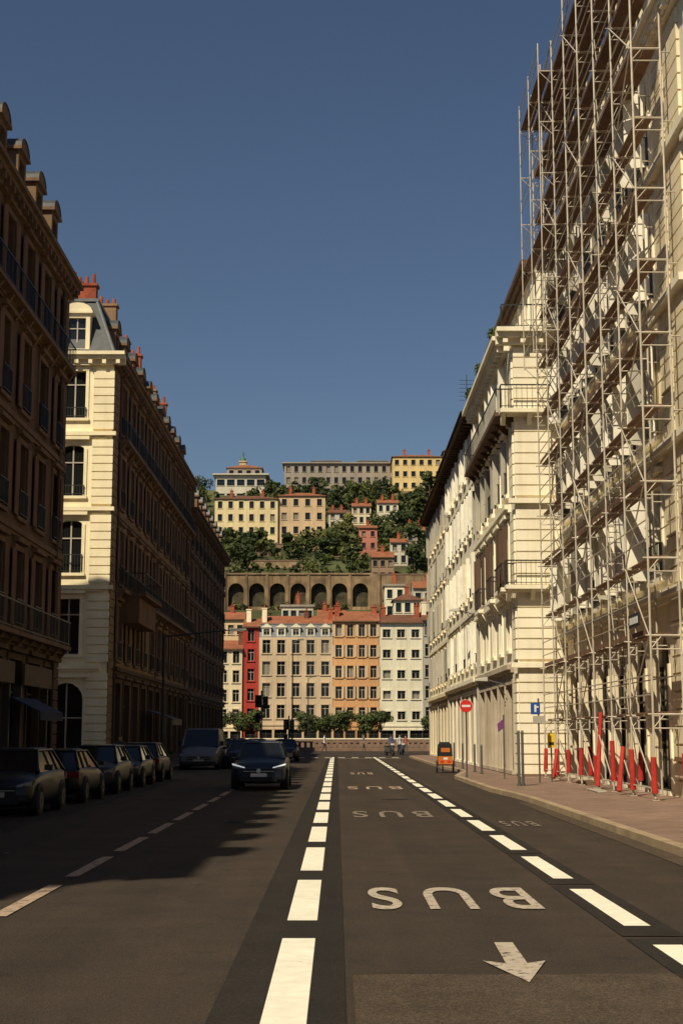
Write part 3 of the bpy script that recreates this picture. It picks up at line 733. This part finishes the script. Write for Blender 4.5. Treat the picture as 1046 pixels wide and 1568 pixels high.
        for wy in (-1.38*sx,1.32*sx):
            xi=sg*.68*sy
            d.cyl((xi,wy,.33),(sg*.925*sy,wy,.33),.38,'black',20)
            d.cyl((xi,wy,.32),(sg*.94*sy,wy,.32),.32,'rubber',20)
            d.cyl((sg*.94*sy,wy,.32),(sg*.95*sy,wy,.32),.21,'wheel',10)
            d.cyl((sg*.95*sy,wy,.32),(sg*.955*sy,wy,.32),.06,'black',8)
    d.box(-.26,.26,2.2*sx-.02,2.2*sx+.01,.6,.71,'shutter_grey')
    d.make('details',e)
    return e
mat('lamp',(.8,.82,.85),.1,0,emis=((.9,.95,1),.45)); mat('headlamp',(.10,.105,.11),.1,0,spec=.6); mat('tail',(.16,.01,.01),.3,0); mat('wheel',(.09,.09,.09),.4,0,metal=.5)
car('suv',-2.5,48.5,0,(.02,.028,.045),1.55,1.76,4.5)
cols=[(.009,.010,.013),(.007,.007,.008),(.013,.014,.018),(.007,.008,.010),(.02,.02,.02),(.012,.006,.006)]
for i,y in enumerate((33.5,39.3,45.0,50.6,56.0)):
    car('parked_car',-7.45,y,math.pi if i in (1,4) else 0,cols[i],1.40 if i%2 else 1.47,1.72,4.2,lights=False)
car('van',-6.9,74.5,0,(.12,.125,.14),2.05,1.95,5.0,van=True,lights=False)
for i,y in enumerate((84,90,96,103)): car('parked_car',-7.2,y,0,cols[(i+2)%6],1.48,1.75,4.2,lights=False)
car('moving_car',-4.9,76,0,(.02,.023,.03),1.48,1.78,4.3,lights=False); car('moving_car',-5.6,100,0,(.2,.2,.2),1.45,1.75,4.2,lights=False)
car('moving_car',-3.4,95,0,(.015,.015,.02),1.45,1.75,4.2,lights=False)

mat('orange',(.55,.16,.03),.5,.15)
e=empty('cargo_tricycle',(5.0,66.5,0)); e.scale=(.82,.85,.95); b=MB()
b.box(-.40,.40,0,1.1,.42,.8,'orange'); b.hexa([(-.40,0,.81),(.40,0,.81),(.40,1.1,.81),(-.40,1.1,.81),(-.35,.06,1.36),(.35,.06,1.36),(.35,1.1,1.36),(-.35,1.1,1.36)],'black')
b.hexa([(-.35,.06,1.361),(.35,.06,1.361),(.35,1.1,1.361),(-.35,1.1,1.361),(-.22,.2,1.48),(.22,.2,1.48),(.22,1.0,1.48),(-.22,1.0,1.48)],'black')
b.box(-.25,.25,-.0,.03,1.0,1.2,'orange'); b.box(-.3,-.1,-.015,-.002,.5,.6,'sign_red'); b.box(.1,.3,-.015,-.002,.5,.6,'sign_red'); b.box(-.42,.42,-.03,1.12,.36,.419,'black'); b.box(-.12,.12,-.012,-.002,.64,.74,'sign_white')
b.make('cargo_box',e)
b=MB()
for sx_ in (-.46,.46):
    b.cyl((sx_-.03,.5,.3),(sx_+.03,.5,.3),.3,'rubber',18); b.cyl((sx_-.035,.5,.3),(sx_+.035,.5,.3),.1,'chrome',8)
b.cyl((-.02,2.2,.3),(.02,2.2,.3),.3,'rubber',18)
b.cyl((0,1.1,.5),(0,1.9,.7),.03,'black'); b.cyl((0,1.9,.7),(0,2.2,.3),.025,'black'); b.cyl((0,1.85,.7),(0,1.8,1.1),.025,'black'); b.cyl((-.3,1.8,1.1),(.3,1.8,1.1),.02,'black'); b.cyl((0,1.35,.5),(0,1.3,.95),.02,'black'); b.box(-.1,.1,1.15,1.42,.95,1.02,'black')
b.make('running_gear',e)

def scooter(x,y,rot):
    e=empty('scooter',(x,y,0),rot); b=MB()
    for wy in (-.62,.62): b.cyl((-.05,wy,.25),(.05,wy,.25),.25,'rubber',18); b.cyl((-.055,wy,.25),(.055,wy,.25),.12,'chrome',8)
    b.hexa([(-.16,.1,.3),(.16,.1,.3),(.14,.75,.4),(-.14,.75,.4),(-.17,.1,.72),(.17,.1,.72),(.12,.8,.7),(-.12,.8,.7)],'grey_paint')
    b.box(-.15,.15,.08,.78,.722,.8,'black'); b.box(-.18,.18,-.35,.1,.25,.32,'black')
    b.hexa([(-.2,-.4,.3),(.2,-.4,.3),(.2,-.33,.3),(-.2,-.33,.3),(-.2,-.56,.9),(.2,-.56,.9),(.2,-.48,.9),(-.2,-.48,.9)],'grey_paint')
    b.cyl((0,-.62,.25),(0,-.48,1.0),.03,'chrome'); b.cyl((-.32,-.46,1.02),(.32,-.46,1.02),.02,'black')
    b.box(-.16,.16,-.6,-.5,.85,1.0,'sign_white'); b.make('scooter_parts',e)
scooter(4.3,118,.4); scooter(5.4,121,.1)

# ------------------------------------------------------------------ people
mat('skin',(.45,.27,.18),.6,0); mat('hair',(.03,.02,.015),.7,0)
def person(x,y,rot,shirt,trous,h=1.72,stride=.18):
    sm='cloth%d'%len(MATS); mat(sm,shirt,.9,.1,8); tm='cloth%d'%len(MATS); mat(tm,trous,.9,.1,8)
    k=h/1.75
    J=[((0,0,.96),.135),((0,0,1.15),.125),((0,0,1.36),.15),((0,0,1.48),.075),((0,0,1.55),.058),((0,-.01,1.64),.095),((0,-.01,1.71),.075),
       ((.19,0,1.41),.065),((.25,stride*.3,1.13),.048),((.26,-stride*.2,.87),.036),((.26,-stride*.3,.80),.04),
       ((-.19,0,1.41),.065),((-.25,-stride*.3,1.13),.048),((-.26,-stride*.9,.9),.036),((-.26,-stride*1.1,.83),.04),
       ((.1,0,.88),.098),((.11,-stride*.8,.49),.062),((.11,-stride*.9,.09),.042),((.11,-stride*.9-.15,.05),.04),
       ((-.1,0,.88),.098),((-.11,stride*.3,.49),.062),((-.11,stride*1.3,.12),.042),((-.11,stride*1.2-.12,.05),.04)]
    E=[(0,1),(1,2),(2,3),(3,4),(4,5),(5,6),(2,7),(7,8),(8,9),(9,10),(2,11),(11,12),(12,13),(13,14),(0,15),(15,16),(16,17),(17,18),(0,19),(19,20),(20,21),(21,22)]
    me=bpy.data.meshes.new('p'); me.from_pydata([j[0] for j in J],E,[]); o=bpy.data.objects.new('p',me); COL.objects.link(o)
    md=o.modifiers.new('k','SKIN'); md.use_smooth_shade=True
    for i,(c,r) in enumerate(J): me.skin_vertices[0].data[i].radius=(r,r*(.72 if i in(0,1,2) else 1))
    me.skin_vertices[0].data[0].use_root=True
    o.modifiers.new('s','SUBSURF').levels=1
    bpy.context.view_layer.update(); dg=bpy.context.evaluated_depsgraph_get()
    m2=bpy.data.meshes.new_from_object(o.evaluated_get(dg)); bpy.data.objects.remove(o)
    m2.materials.clear()
    for n in (sm,tm,'skin','hair','black'): m2.materials.append(MATS[n])
    for pl in m2.polygons:
        c=pl.center; z=c.z
        if z<.09: i=4
        elif z<.93 and abs(c.x)<.2: i=1
        elif abs(c.x)>=.2 and z<1.1: i=2
        elif z<1.5: i=0
        elif z>1.66 or (c.y>.03 and z>1.57): i=3
        else: i=2
        pl.material_index=i; pl.use_smooth=True
    o=bpy.data.objects.new('pedestrian',m2); COL.objects.link(o); o.location=(x,y,.0); o.scale=(k,k,k); o.rotation_euler=(0,0,rot)
    return o
person(5.2,119.6,.3,(.5,.5,.5),(.04,.05,.09)); person(4.6,123,2.9,(.08,.1,.2),(.05,.05,.05)); person(5.9,124,0,(.35,.12,.09),(.1,.1,.1),1.65)
person(-1.2,138,1.3,(.6,.6,.58),(.06,.06,.08)); person(2.6,140,-1.5,(.1,.1,.12),(.12,.1,.08),1.68); person(-9.9,66,.2,(.06,.06,.07),(.03,.03,.04))

# ================================================================== QUAY
b=MB()
b.box(-60,60,149,149.5,-.02,.35,'quaystone'); b.box(-60,60,148.95,149.55,.86,1.0,'quaystone')
for i in range(200):
    x=-59.8+i*.6; b.box(x,x+.28,149.05,149.45,.351,.859,'quaystone')
b.make('quay_parapet')
b=MB(); b.box(-90,90,198.3,198.8,-6,1.0,'quaystone'); b.box(-90,90,198.25,198.85,1.0,1.15,'cream'); b.make('quay_wall')

def fwmat(n,c): mat(n,c,.9,.14,.25,streak=.35)
fwmat('w_cream',(.74,.62,.42)); fwmat('w_red',(.40,.048,.035)); fwmat('w_beige',(.62,.47,.31)); fwmat('w_orange',(.64,.35,.16)); fwmat('w_white',(.76,.70,.53)); fwmat('w_grey',(.40,.37,.32))
fwmat('w_yellow',(.76,.63,.36)); fwmat('w_tan',(.64,.46,.28)); fwmat('w_pink',(.50,.20,.14)); fwmat('w_brown',(.28,.19,.13)); fwmat('w_conc',(.33,.28,.23)); fwmat('w_ochre',(.72,.54,.25)); fwmat('w_pale',(.57,.52,.42))
def farb(name,x0,x1,Y,z0,z1,nf,nc,wall,roof='tile',rh=1.6,depth=11,ww=1.05,wh=1.75,gf=True,down=0,shm=None,rtype='gable',trim=None,bars=True,over=.4,sills=True):
    B=Set(); fr=Fr((x0,Y,0),(1,0,0),(0,-1,0)); st=(z1-z0)/nf; U=x1-x0
    trim=trim or wall
    fl=[]
    for i in range(nf):
        a=z0+i*st; 
        if i==0 and gf: fl.append(dict(v0=a,v1=a+st,s=a+.1,h=a+st*.75,w=ww*1.6,fm='frame_dark',glass='glass',sh=None,band=.12))
        else: fl.append(dict(v0=a,v1=a+st,s=a+st*.26,h=min(a+st*.26+wh,a+st*.88),w=ww,sh='flat' if shm else None,shm=shm))
    facade(B,fr,0,U,nc,fl,wall=wall,trim=trim,bars=bars,surround=sills,reveal=.3)
    body(B,fr,0,U,z0,z1,depth,wall)
    if down: 
        fb(B['foundation'],fr,.02,U-.02,z0-down,z0,-depth+.02,-.02,'rubble')
    R=B['roof']
    if rtype=='gable':
        R.poly([fr.p(-over*.3,z1,over),fr.p(U+over*.3,z1,over),fr.p(U+over*.3,z1+rh,-depth/2),fr.p(-over*.3,z1+rh,-depth/2)],roof)
        R.poly([fr.p(-over*.3,z1,-depth-over),fr.p(U+over*.3,z1,-depth-over),fr.p(U+over*.3,z1+rh,-depth/2),fr.p(-over*.3,z1+rh,-depth/2)],roof)
        for u in (0,U): R.poly([fr.p(u,z1+.001,0),fr.p(u,z1+rh,-depth/2),fr.p(u,z1+.001,-depth)],wall)
        fb(R,fr,-over*.3,U+over*.3,z1-.16,z1-.01,-.02,over+.02,'soffit')
    elif rtype=='hip':
        e_=over; A=[(-e_,e_),(U+e_,e_),(U+e_,-depth-e_),(-e_,-depth-e_)]; hd=min(U,depth)/2
        if U>=depth: r0,r1=(hd,-depth/2),(U-hd,-depth/2)
        else: r0=r1=(U/2,-depth/2)
        pt=lambda a,z: fr.p(a[0],z,a[1])
        R.poly([pt(A[0],z1),pt(A[1],z1),pt(r1,z1+rh),pt(r0,z1+rh)],roof); R.poly([pt(A[2],z1),pt(A[3],z1),pt(r0,z1+rh),pt(r1,z1+rh)],roof)
        R.poly([pt(A[1],z1),pt(A[2],z1),pt(r1,z1+rh)],roof); R.poly([pt(A[3],z1),pt(A[0],z1),pt(r0,z1+rh)],roof)
        fb(R,fr,-over,U+over,z1-.16,z1-.01,-.02,over,'soffit')
    elif rtype=='flat': fb(R,fr,-over,U+over,z1+.002,z1+.4,-depth,over,roof)
    elif rtype=='mans':
        mansard(B,fr,0,U,z1,depth,'zinc',2.0,1.2,1.6,'tile')
        for i in range(nc): dormer(B,fr,U/nc*(i+.5),z1+.15,1.3,1.3,-.05,-1.4,'w_white','zinc',arch=False)
    return B
YQ=210
def fin(B,chs,top):
    fr=Fr((0,YQ,0),(1,0,0),(0,-1,0))
    for x,w,h in chs: chimney(B,fr,x,w,top-1,top+h,random.choice(['brick','cream','tile_dark']),1.6,4,.7)
def qb(*a,chs=(),**k):
    B=farb(*a,**k); fin(B,chs,a[5]+1.2); B.finish(a[0])
qb('townhouse',-48,-36,YQ+.3,0,16,5,4,'w_tan',chs=[(-40,-4,1.5)]); qb('townhouse',-35.9,-26,YQ,0,17,5,3,'w_white'); qb('townhouse',-25.9,-17.6,YQ,0,15.5,5,3,'w_ochre')
qb('townhouse',-17.5,-13.9,YQ,0,14.1,5,2,'w_cream',chs=[(-14.3,-3,1.4)],ww=.95)
qb('townhouse',-13.85,-11.5,YQ+.4,0,17.4,6,1,'w_red',chs=[(-13.2,-4,1.5)],ww=.95,roof='tile')
qb('townhouse',-11.45,-.65,YQ,0,15.8,5,5,'w_beige',rtype='mans',chs=[(-10.8,-3,3.2),(-1,-4,3.2),(-4.6,-5,3.0)],ww=1.15,wh=2.0)
qb('townhouse',-.6,6.2,YQ,0,18.2,6,4,'w_orange',chs=[(0,-3,1.2),(5.6,-5,1.2)],ww=.9,wh=1.75,rh=1.9,shm='w_tan')
qb('townhouse',6.25,12.6,YQ,0,18.0,6,3,'w_white',roof='tile_dark',chs=[(7,-5,1.3),(12,-4,1.5)],ww=1.15,wh=1.2)
qb('townhouse',12.65,15.9,YQ,0,18.4,6,2,'w_grey',roof='tile_dark',chs=[(13,-4,1.6)]); qb('townhouse',16,27,YQ,0,16.5,5,4,'w_tan',chs=[(22,-4,1.6)]); qb('townhouse',27.1,39,YQ,0,18,5,4,'w_cream')
# ------------------------------------------------------------------ hill terrain
PR=[(222,0),(226,4),(240,9),(262,15),(285,23),(296,27.2),(300.9,27.6),(301.4,34.6),(312,36),(330,41),(345,44.5),(360,47.5),(379,51),(395,56),(402,60),(420,66),(436,74),(445,78),(470,79.5),(560,80),(800,70),(1400,30)]
def hz(x,y):
    for (a,za),(b,zb) in zip(PR[:-1],PR[1:]):
        if a<=y<=b: return za+(zb-za)*(y-a)/(b-a)
    return 0
ys=sorted(set([p_[0] for p_ in PR]+list(range(228,450,8))))
xs=list(range(-400,401,10))
V=[];F=[]
rn=np.random.RandomState(3)
for y in ys:
    for x in xs:
        nz=0 if (296<=y<=302 or y<=222) else rn.uniform(-.8,.8)
        V.append((x+(0 if 296<=y<=302 else rn.uniform(-2,2)),y,hz(x,y)+nz))
nx=len(xs)
for i in range(len(ys)-1):
    for j in range(nx-1): F.append((i*nx+j,i*nx+j+1,(i+1)*nx+j+1,(i+1)*nx+j))
me=bpy.data.meshes.new('hillside'); me.from_pydata(V,[],F); me.materials.append(MATS['hillgrass']); me.update()
o=bpy.data.objects.new('hill',me); COL.objects.link(o)

B=Set(); fr=Fr((-23.5,299.4,0),(1,0,0),(0,-1,0))
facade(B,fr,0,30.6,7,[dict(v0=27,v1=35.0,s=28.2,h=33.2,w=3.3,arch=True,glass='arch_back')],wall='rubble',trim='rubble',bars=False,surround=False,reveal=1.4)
fb(B['coping'],fr,-.3,30.9,35.0,35.35,-1.6,.25,'rubble'); fb(B['buttress'],fr,-1.6,-.01,24,35.6,-1.8,.5,'rubble'); fb(B['buttress'],fr,30.61,32.6,24,35.2,-1.8,.3,'rubble'); fb(B['base'],fr,-.0,30.6,22,26.99,-1.2,.1,'rubble')
for i in range(8): 
    u=30.6/7*i; fb(B['piers'],fr,max(0.01,u-.25),min(30.59,u+.25),27,34.9,.01,.22,'rubble')
B.finish('retaining_wall')
for (x0,x1,Y,z0,z1) in ((-70,-26,299.5,26,35),(8.8,70,299.5,26,35),(-20,-6,322,37,40.6),(-5,8,338,39,43.5),(-28,-14,352,45,48.4),(-30,2,376,48,51.6),(-12,30,362,45.5,48.5),(0,30,420,62,67.5)):
    b=MB(); b.box(x0,x1,Y,Y+1.95 if Y<300 else Y+1,z0,z1,'rubble'); b.box(x0,x1,Y-.1,Y+1.1,z1,z1+.25,'quaystone'); b.make('terrace_wall')
blocks=[]
def hb(name,x0,x1,Y,z0,z1,nf,nc,wall,chs=2,**k):
    B=farb(name,x0,x1,Y,z0,z1,nf,nc,wall,down=8,gf=False,bars=False,**k)
    fr=Fr((x0,Y,0),(1,0,0),(0,-1,0)); U=x1-x0
    for i in range(chs): chimney(B,fr,U*(i+.5)/max(chs,1),-3.5,z1,z1+k.get('rh',1.6)+1.0,'brick',1.4,3,.7)
    B.finish(name); blocks.append((x0-1,x1+1,Y-(16 if x0<15 and 300<Y<440 else 9),Y+k.get('depth',11)+1))
hb('hillside_apartments',-33.0,-16.0,380,50.5,64.6,4,6,'w_yellow',roof='tile_dark',rtype='hip',depth=10,ww=1.2,wh=1.9)
hb('hillside_apartments',-15.9,-3.2,381,50.5,65.6,4,4,'w_tan',rtype='hip',depth=10,ww=1.3,wh=1.9)
hb('hilltop_block',-38,-22.4,440,73,82.0,2,5,'w_pale',chs=0,roof='w_pale',rtype='flat',over=1.0,ww=2.4,wh=2.0)
hb('hilltop_block',-35,-24,446,82.4,85.5,1,4,'w_conc',chs=0,roof='tile',rtype='hip',depth=8,ww=1.4,wh=1.5)
hb('hilltop_school',-17.0,19.0,452,77,88.0,3,14,'w_conc',chs=0,roof='w_conc',rtype='flat',over=.7,depth=14,ww=1.2,wh=1.9)
for (xa,xb) in ((-8,1),(7,16)):
    hb('hilltop_school',xa,xb,457,88.45,89.6,1,4,'w_conc',chs=0,roof='zinc',rtype='flat',over=.6,depth=8,ww=1.4,wh=.8)
hb('hilltop_house',17.5,33,440,77,88.0,3,6,'w_ochre',rtype='hip',rh=1.6,ww=1.3,wh=1.7)
hb('hilltop_house',34,44,446,79,91.0,3,3,'w_brown',rtype='hip',rh=3,roof='slate')
hb('pink_tower_house',5.4,9.8,345,43,51.6,3,2,'w_pink',chs=1,depth=6,rh=1.0,ww=.9,wh=1.3)
hb('stone_house',7.6,12.6,313,35,40.4,2,3,'w_brown',chs=1,depth=7,rh=1.7,ww=.9,wh=1.3)
hb('villa',4.2,9.6,398,60.0,65.4,2,3,'w_cream',depth=8,rh=1.6); hb('villa',11.5,17.5,402,60.5,67,2,3,'w_white',depth=8,rh=1.6); hb('villa',17,22,352,45,52,2,2,'w_conc',depth=8,rh=1.8)
hb('villa',-2.5,2.5,402,59.5,64.2,2,2,'w_pale',depth=7,rh=1.4,roof='tile_dark'); hb('villa',12.5,16.5,330,40.5,46,2,2,'w_pale',chs=1,depth=7,rh=1.4)
hb('villa',10.5,15.5,262,20,26.2,2,3,'w_white',chs=1,depth=7,roof='tile_dark',rtype='hip'); hb('villa',14.5,20,270,22,29.2,2,3,'w_pale',chs=1,depth=7,roof='tile')
hb('villa',9.4,13.4,280,24,30.6,2,2,'w_white',chs=1,depth=6,roof='w_conc',rtype='flat',over=.3)
hb('villa',-10.5,-4.5,270,19,25.6,2,4,'w_pale',chs=1,depth=7,rtype='flat',roof='w_conc',over=.3); hb('villa',-22,-17,262,15,22.6,2,3,'w_tan',chs=1,depth=7)
hb('villa',-3.5,1.5,256,14,22.5,3,3,'w_pink',chs=2,depth=7)
hb('villa',-60,-45,372,48,58,3,5,'w_white',depth=9); hb('villa',30,45,380,50,62,3,5,'w_cream',depth=9); hb('villa',50,66,410,60,72,3,5,'w_tan',depth=9)
hb('villa',-75,-55,446,76,88,3,6,'w_cream',depth=9)
b=MB(); x,y=-31,462
b.box(x-1.1,x+1.1,y-1.1,y+1.1,76,90.2,'w_tan'); b.box(x-1.35,x+1.35,y-1.35,y+1.35,90.2,90.6,'w_tan')
mat('copper',(.08,.17,.13),.6,.2,1)
prev=None
for i in range(6):
    t=i/5*math.pi/2; r=1.1*math.cos(t)+.02; z=90.6+1.6*math.sin(t)
    if prev: b.cyl((x,y,prev[1]),(x,y,z),prev[0],'copper',10,r,cap=False)
    prev=(r,z)
b.cyl((x,y,92.0),(x,y,93.2),.3,'copper',8,.26); b.cyl((x,y,93.2),(x,y,94.4),.3,'copper',8,.02)
for sg in (-1,1): b.box(x+sg*.5-.2,x+sg*.5+.2,y-1.13,y-1.105,87,89.3,'black')
b.make('church_tower')

# ------------------------------------------------------------------ foliage
def leafcloud(lumps,count,size,rs):
    cs=np.array([l[0] for l in lumps]); rr=np.array([l[1] for l in lumps])
    w=rr[:,0]*rr[:,1]*rr[:,2]; w=w/w.sum()
    idx=rs.choice(len(lumps),count,p=w)
    d=rs.normal(size=(count,3)); d/=np.linalg.norm(d,axis=1)[:,None]
    rad=rs.uniform(.45,1.08,count)**.6
    c=cs[idx]+d*rr[idx]*rad[:,None]
    nrm=d*.9+rs.normal(size=(count,3))*.4; nrm/=np.linalg.norm(nrm,axis=1)[:,None]
    a=np.cross(nrm,rs.normal(size=(count,3))); a/=np.linalg.norm(a,axis=1)[:,None]; b_=np.cross(nrm,a)
    s=(size*rs.uniform(.6,1.3,count))[:,None]
    return np.stack([c-a*s,c-b_*s*.7,c+a*s,c+b_*s*.7],1).reshape(-1,3)
def leafobj(name,v,matn,parent=None,idx=None):
    n=len(v)//4; me=bpy.data.meshes.new(name)
    me.vertices.add(len(v)); me.vertices.foreach_set('co',v.ravel().astype(np.float32))
    me.loops.add(n*4); me.loops.foreach_set('vertex_index',np.arange(n*4,dtype=np.int32))
    me.polygons.add(n); me.polygons.foreach_set('loop_start',np.arange(0,n*4,4,dtype=np.int32)); me.polygons.foreach_set('loop_total',np.full(n,4,dtype=np.int32))
    for mn in (matn if isinstance(matn,(list,tuple)) else [matn]): me.materials.append(MATS[mn])
    if idx is not None: me.polygons.foreach_set('material_index',idx.astype(np.int32))
    me.update(calc_edges=True)
    o=bpy.data.objects.new(name,me); COL.objects.link(o)
    if parent: o.parent=parent
    return o
rs=np.random.RandomState(11)
allv=[]; alli=[]; trunks=MB()
def addtree(x,y,h,cnt,sz,zb=None,kind=None):
    z=hz(x,y) if zb is None else zb; lumps=[]
    k_=rs.randint(4,8); slim=rs.uniform(.7,1.15)
    for i in range(k_):
        a=rs.uniform(0,6.28); r=rs.uniform(.05,.32)*h*slim
        lumps.append(((x+r*math.cos(a),y+r*math.sin(a),z+h*rs.uniform(.32,.86)),(h*rs.uniform(.13,.25)*slim,)*2+(h*rs.uniform(.11,.2),)))
    v=leafcloud(lumps,cnt,sz,rs); allv.append(v)
    kind=rs.choice([0,1,2],p=[.5,.22,.28]) if kind is None else kind
    alli.append(np.full(len(v)//4,kind)); trunks.cyl((x,y,z-.5),(x,y,z+h*.6),h*.03,'bark',5,h*.012)
def blocked(x,y):
    return any(a<x<b_ and c<y<d for a,b_,c,d in blocks)
bands=[(224,294,5.5,55,(-45,45)),(304,336,5.2,50,(-34,34)),(338,374,6.2,70,(-38,38)),(383,415,7.0,55,(-40,40)),(405,432,7.5,75,(-46,46)),(432,448,4.6,60,(-44,44)),(303,446,7,60,(-90,90))]
for ya,yb,h,n,(xa,xb) in bands:
    i=0;t=0
    while i<n and t<n*8:
        t+=1; x=rs.uniform(xa,xb); y=rs.uniform(ya,yb)
        if blocked(x,y): continue
        if n==60 and ya==303 and abs(x)<40: continue
        hh=h*rs.uniform(.5,1.25)
        if -24<x<9 and 302<y<310: hh=min(hh,3)
        if ya==224 and y>262 and -26<x<10: hh=min(hh,2.0)
        if ya==224 and -26<x<18: hh=min(hh,4.5)
        if -34<x<-3 and 362<y<372: hh=min(hh,4.5)
        if 4<x<11 and 322<y<337: hh=min(hh,4)
        addtree(x,y,hh,int(230 if abs(x)<34 else 70),.05*hh+.12); i+=1
for x,y,h,kd in ((-4.5,364,8,1),(-1,362,11.5,1),(1.8,364,10,1),(14,366,12,0),(17.5,366,13,2),(21,374,14,2),(12,378,10,0),(24,366,13,0),(-14,420,10,2),(5,428,8,0),(14,426,10,2),(24,420,12,2),(28,425,13,0),(-20,425,9,2),(17,310,8,2),(19,330,10,0),(23,320,11,2),(13.5,345,8,0),(-33,366,8,2),(-35,372,9,0),(-24,314,7,0),(-20,316,6.5,2),(-27,322,8,2),(-10,328,6,0),(-3,332,6.5,2),(-22,340,7.0,2),(-12,344,6.5,0),(0,352,7,0),(-28,344,8,0)):
    addtree(x,y,h,560,.42,kind=kd)
for i in range(150):
    x=rs.uniform(-34,26); y=rs.choice([302.6,338,336.5,361,374,302.2,418,320,350,330,343])
    if blocked(x,y): continue
    addtree(x,y,rs.uniform(1.0,2.4),60,.25)
for i in range(30):
    x=rs.uniform(-23,7); addtree(x,298.6,rs.uniform(1.0,2.4),55,.22,27.0)
e=leafobj('hillside_trees',np.concatenate(allv),['leaf_hill','leaf_hill_light','leaf_hill_dark'],None,np.concatenate(alli)); trunks.make('trunks',e)
print('leaf quads',sum(len(a) for a in allv)//4)
def plane_tree(x,y,h,cr,zb=0,cnt=1300,sz=.18,name='plane_tree'):
    e=MB(); e.cyl((x,y,zb-.03),(x+.05,y,zb+h*.45),.16,'bark',8,.1)
    lumps=[]
    for i in range(11):
        a=rs.uniform(0,6.28); r=rs.uniform(.1,.75)*cr; zz=zb+h*rs.uniform(.48,.88)
        c=(x+r*math.cos(a),y+r*math.sin(a),zz); e.cyl((x+.05,y,zb+h*.43),c,.06,'bark',5,.02)
        lumps.append((c,(cr*rs.uniform(.28,.5),)*2+(h*rs.uniform(.1,.18),)))
    t=e.make(name); leafobj('crown',leafcloud(lumps,cnt,sz,rs),'leaf_quay',t)
for x in (-24,-20,-16.6,-14.0,-11.4,-4.4,-1.9,.6,3.6,6.2,13.4,17,21): plane_tree(x,203.5,5.0+rs.uniform(-.4,.4),2.3)
for i,(y,z) in enumerate(((60,18.3),(66,18.3),(71,18.3))):
    b=MB(); b.cyl((6.85,y,z),(6.85,y,z+.35),.2,'tile',10,.26); t=b.make('potted_shrub')
    leafobj('leaves',leafcloud([((6.85,y,z+.65),(.34,.34,.34)),((6.85,y+.2,z+.85),(.22,.22,.22))],220,.07,rs),'leaf_quay',t)
b=MB(); b.cyl((7.0,75,18.2),(7.0,75,21),.02,'iron'); 
for i in range(6): b.cyl((6.6,75,19.6+i*.22),(7.4,75,19.6+i*.22),.012,'iron',4)
b.make('roof_aerial')

# ================================================================== LIGHT, SKY, CAMERA
el=math.radians(48); az=math.radians(29)
sv=Vector((-math.sin(az)*math.cos(el),-math.cos(az)*math.cos(el),math.sin(el)))
ld=bpy.data.lights.new('sun','SUN'); ld.energy=5.0; ld.angle=math.radians(.5); ld.color=(1,.88,.64)
lo=bpy.data.objects.new('sun',ld); COL.objects.link(lo); lo.rotation_mode='QUATERNION'; lo.rotation_quaternion=(-sv).to_track_quat('-Z','Y'); lo.location=(-30,-40,60)
w=bpy.data.worlds.new('World'); S.world=w; w.use_nodes=True
nt=w.node_tree; bg=nt.nodes['Background']; sk=nt.nodes.new('ShaderNodeTexSky'); sk.sky_type='NISHITA'; sk.sun_disc=False
sk.sun_elevation=el; sk.sun_rotation=math.atan2(sv.x,sv.y); sk.air_density=1.0; sk.dust_density=.7; sk.ozone_density=2.6; sk.altitude=200
nt.links.new(sk.outputs[0],bg.inputs[0]); bg.inputs[1].default_value=.054
cd=bpy.data.cameras.new('camera'); cd.sensor_fit='VERTICAL'; cd.sensor_height=36; cd.lens=50; cd.clip_end=5000; cd.clip_start=.1
co=bpy.data.objects.new('camera',cd); COL.objects.link(co); co.location=(0,0,1.8); co.rotation_euler=(math.radians(90+8.85),0,math.radians(-.18))
S.camera=co
S.view_settings.view_transform='Standard'; S.view_settings.look='None'; S.view_settings.exposure=0
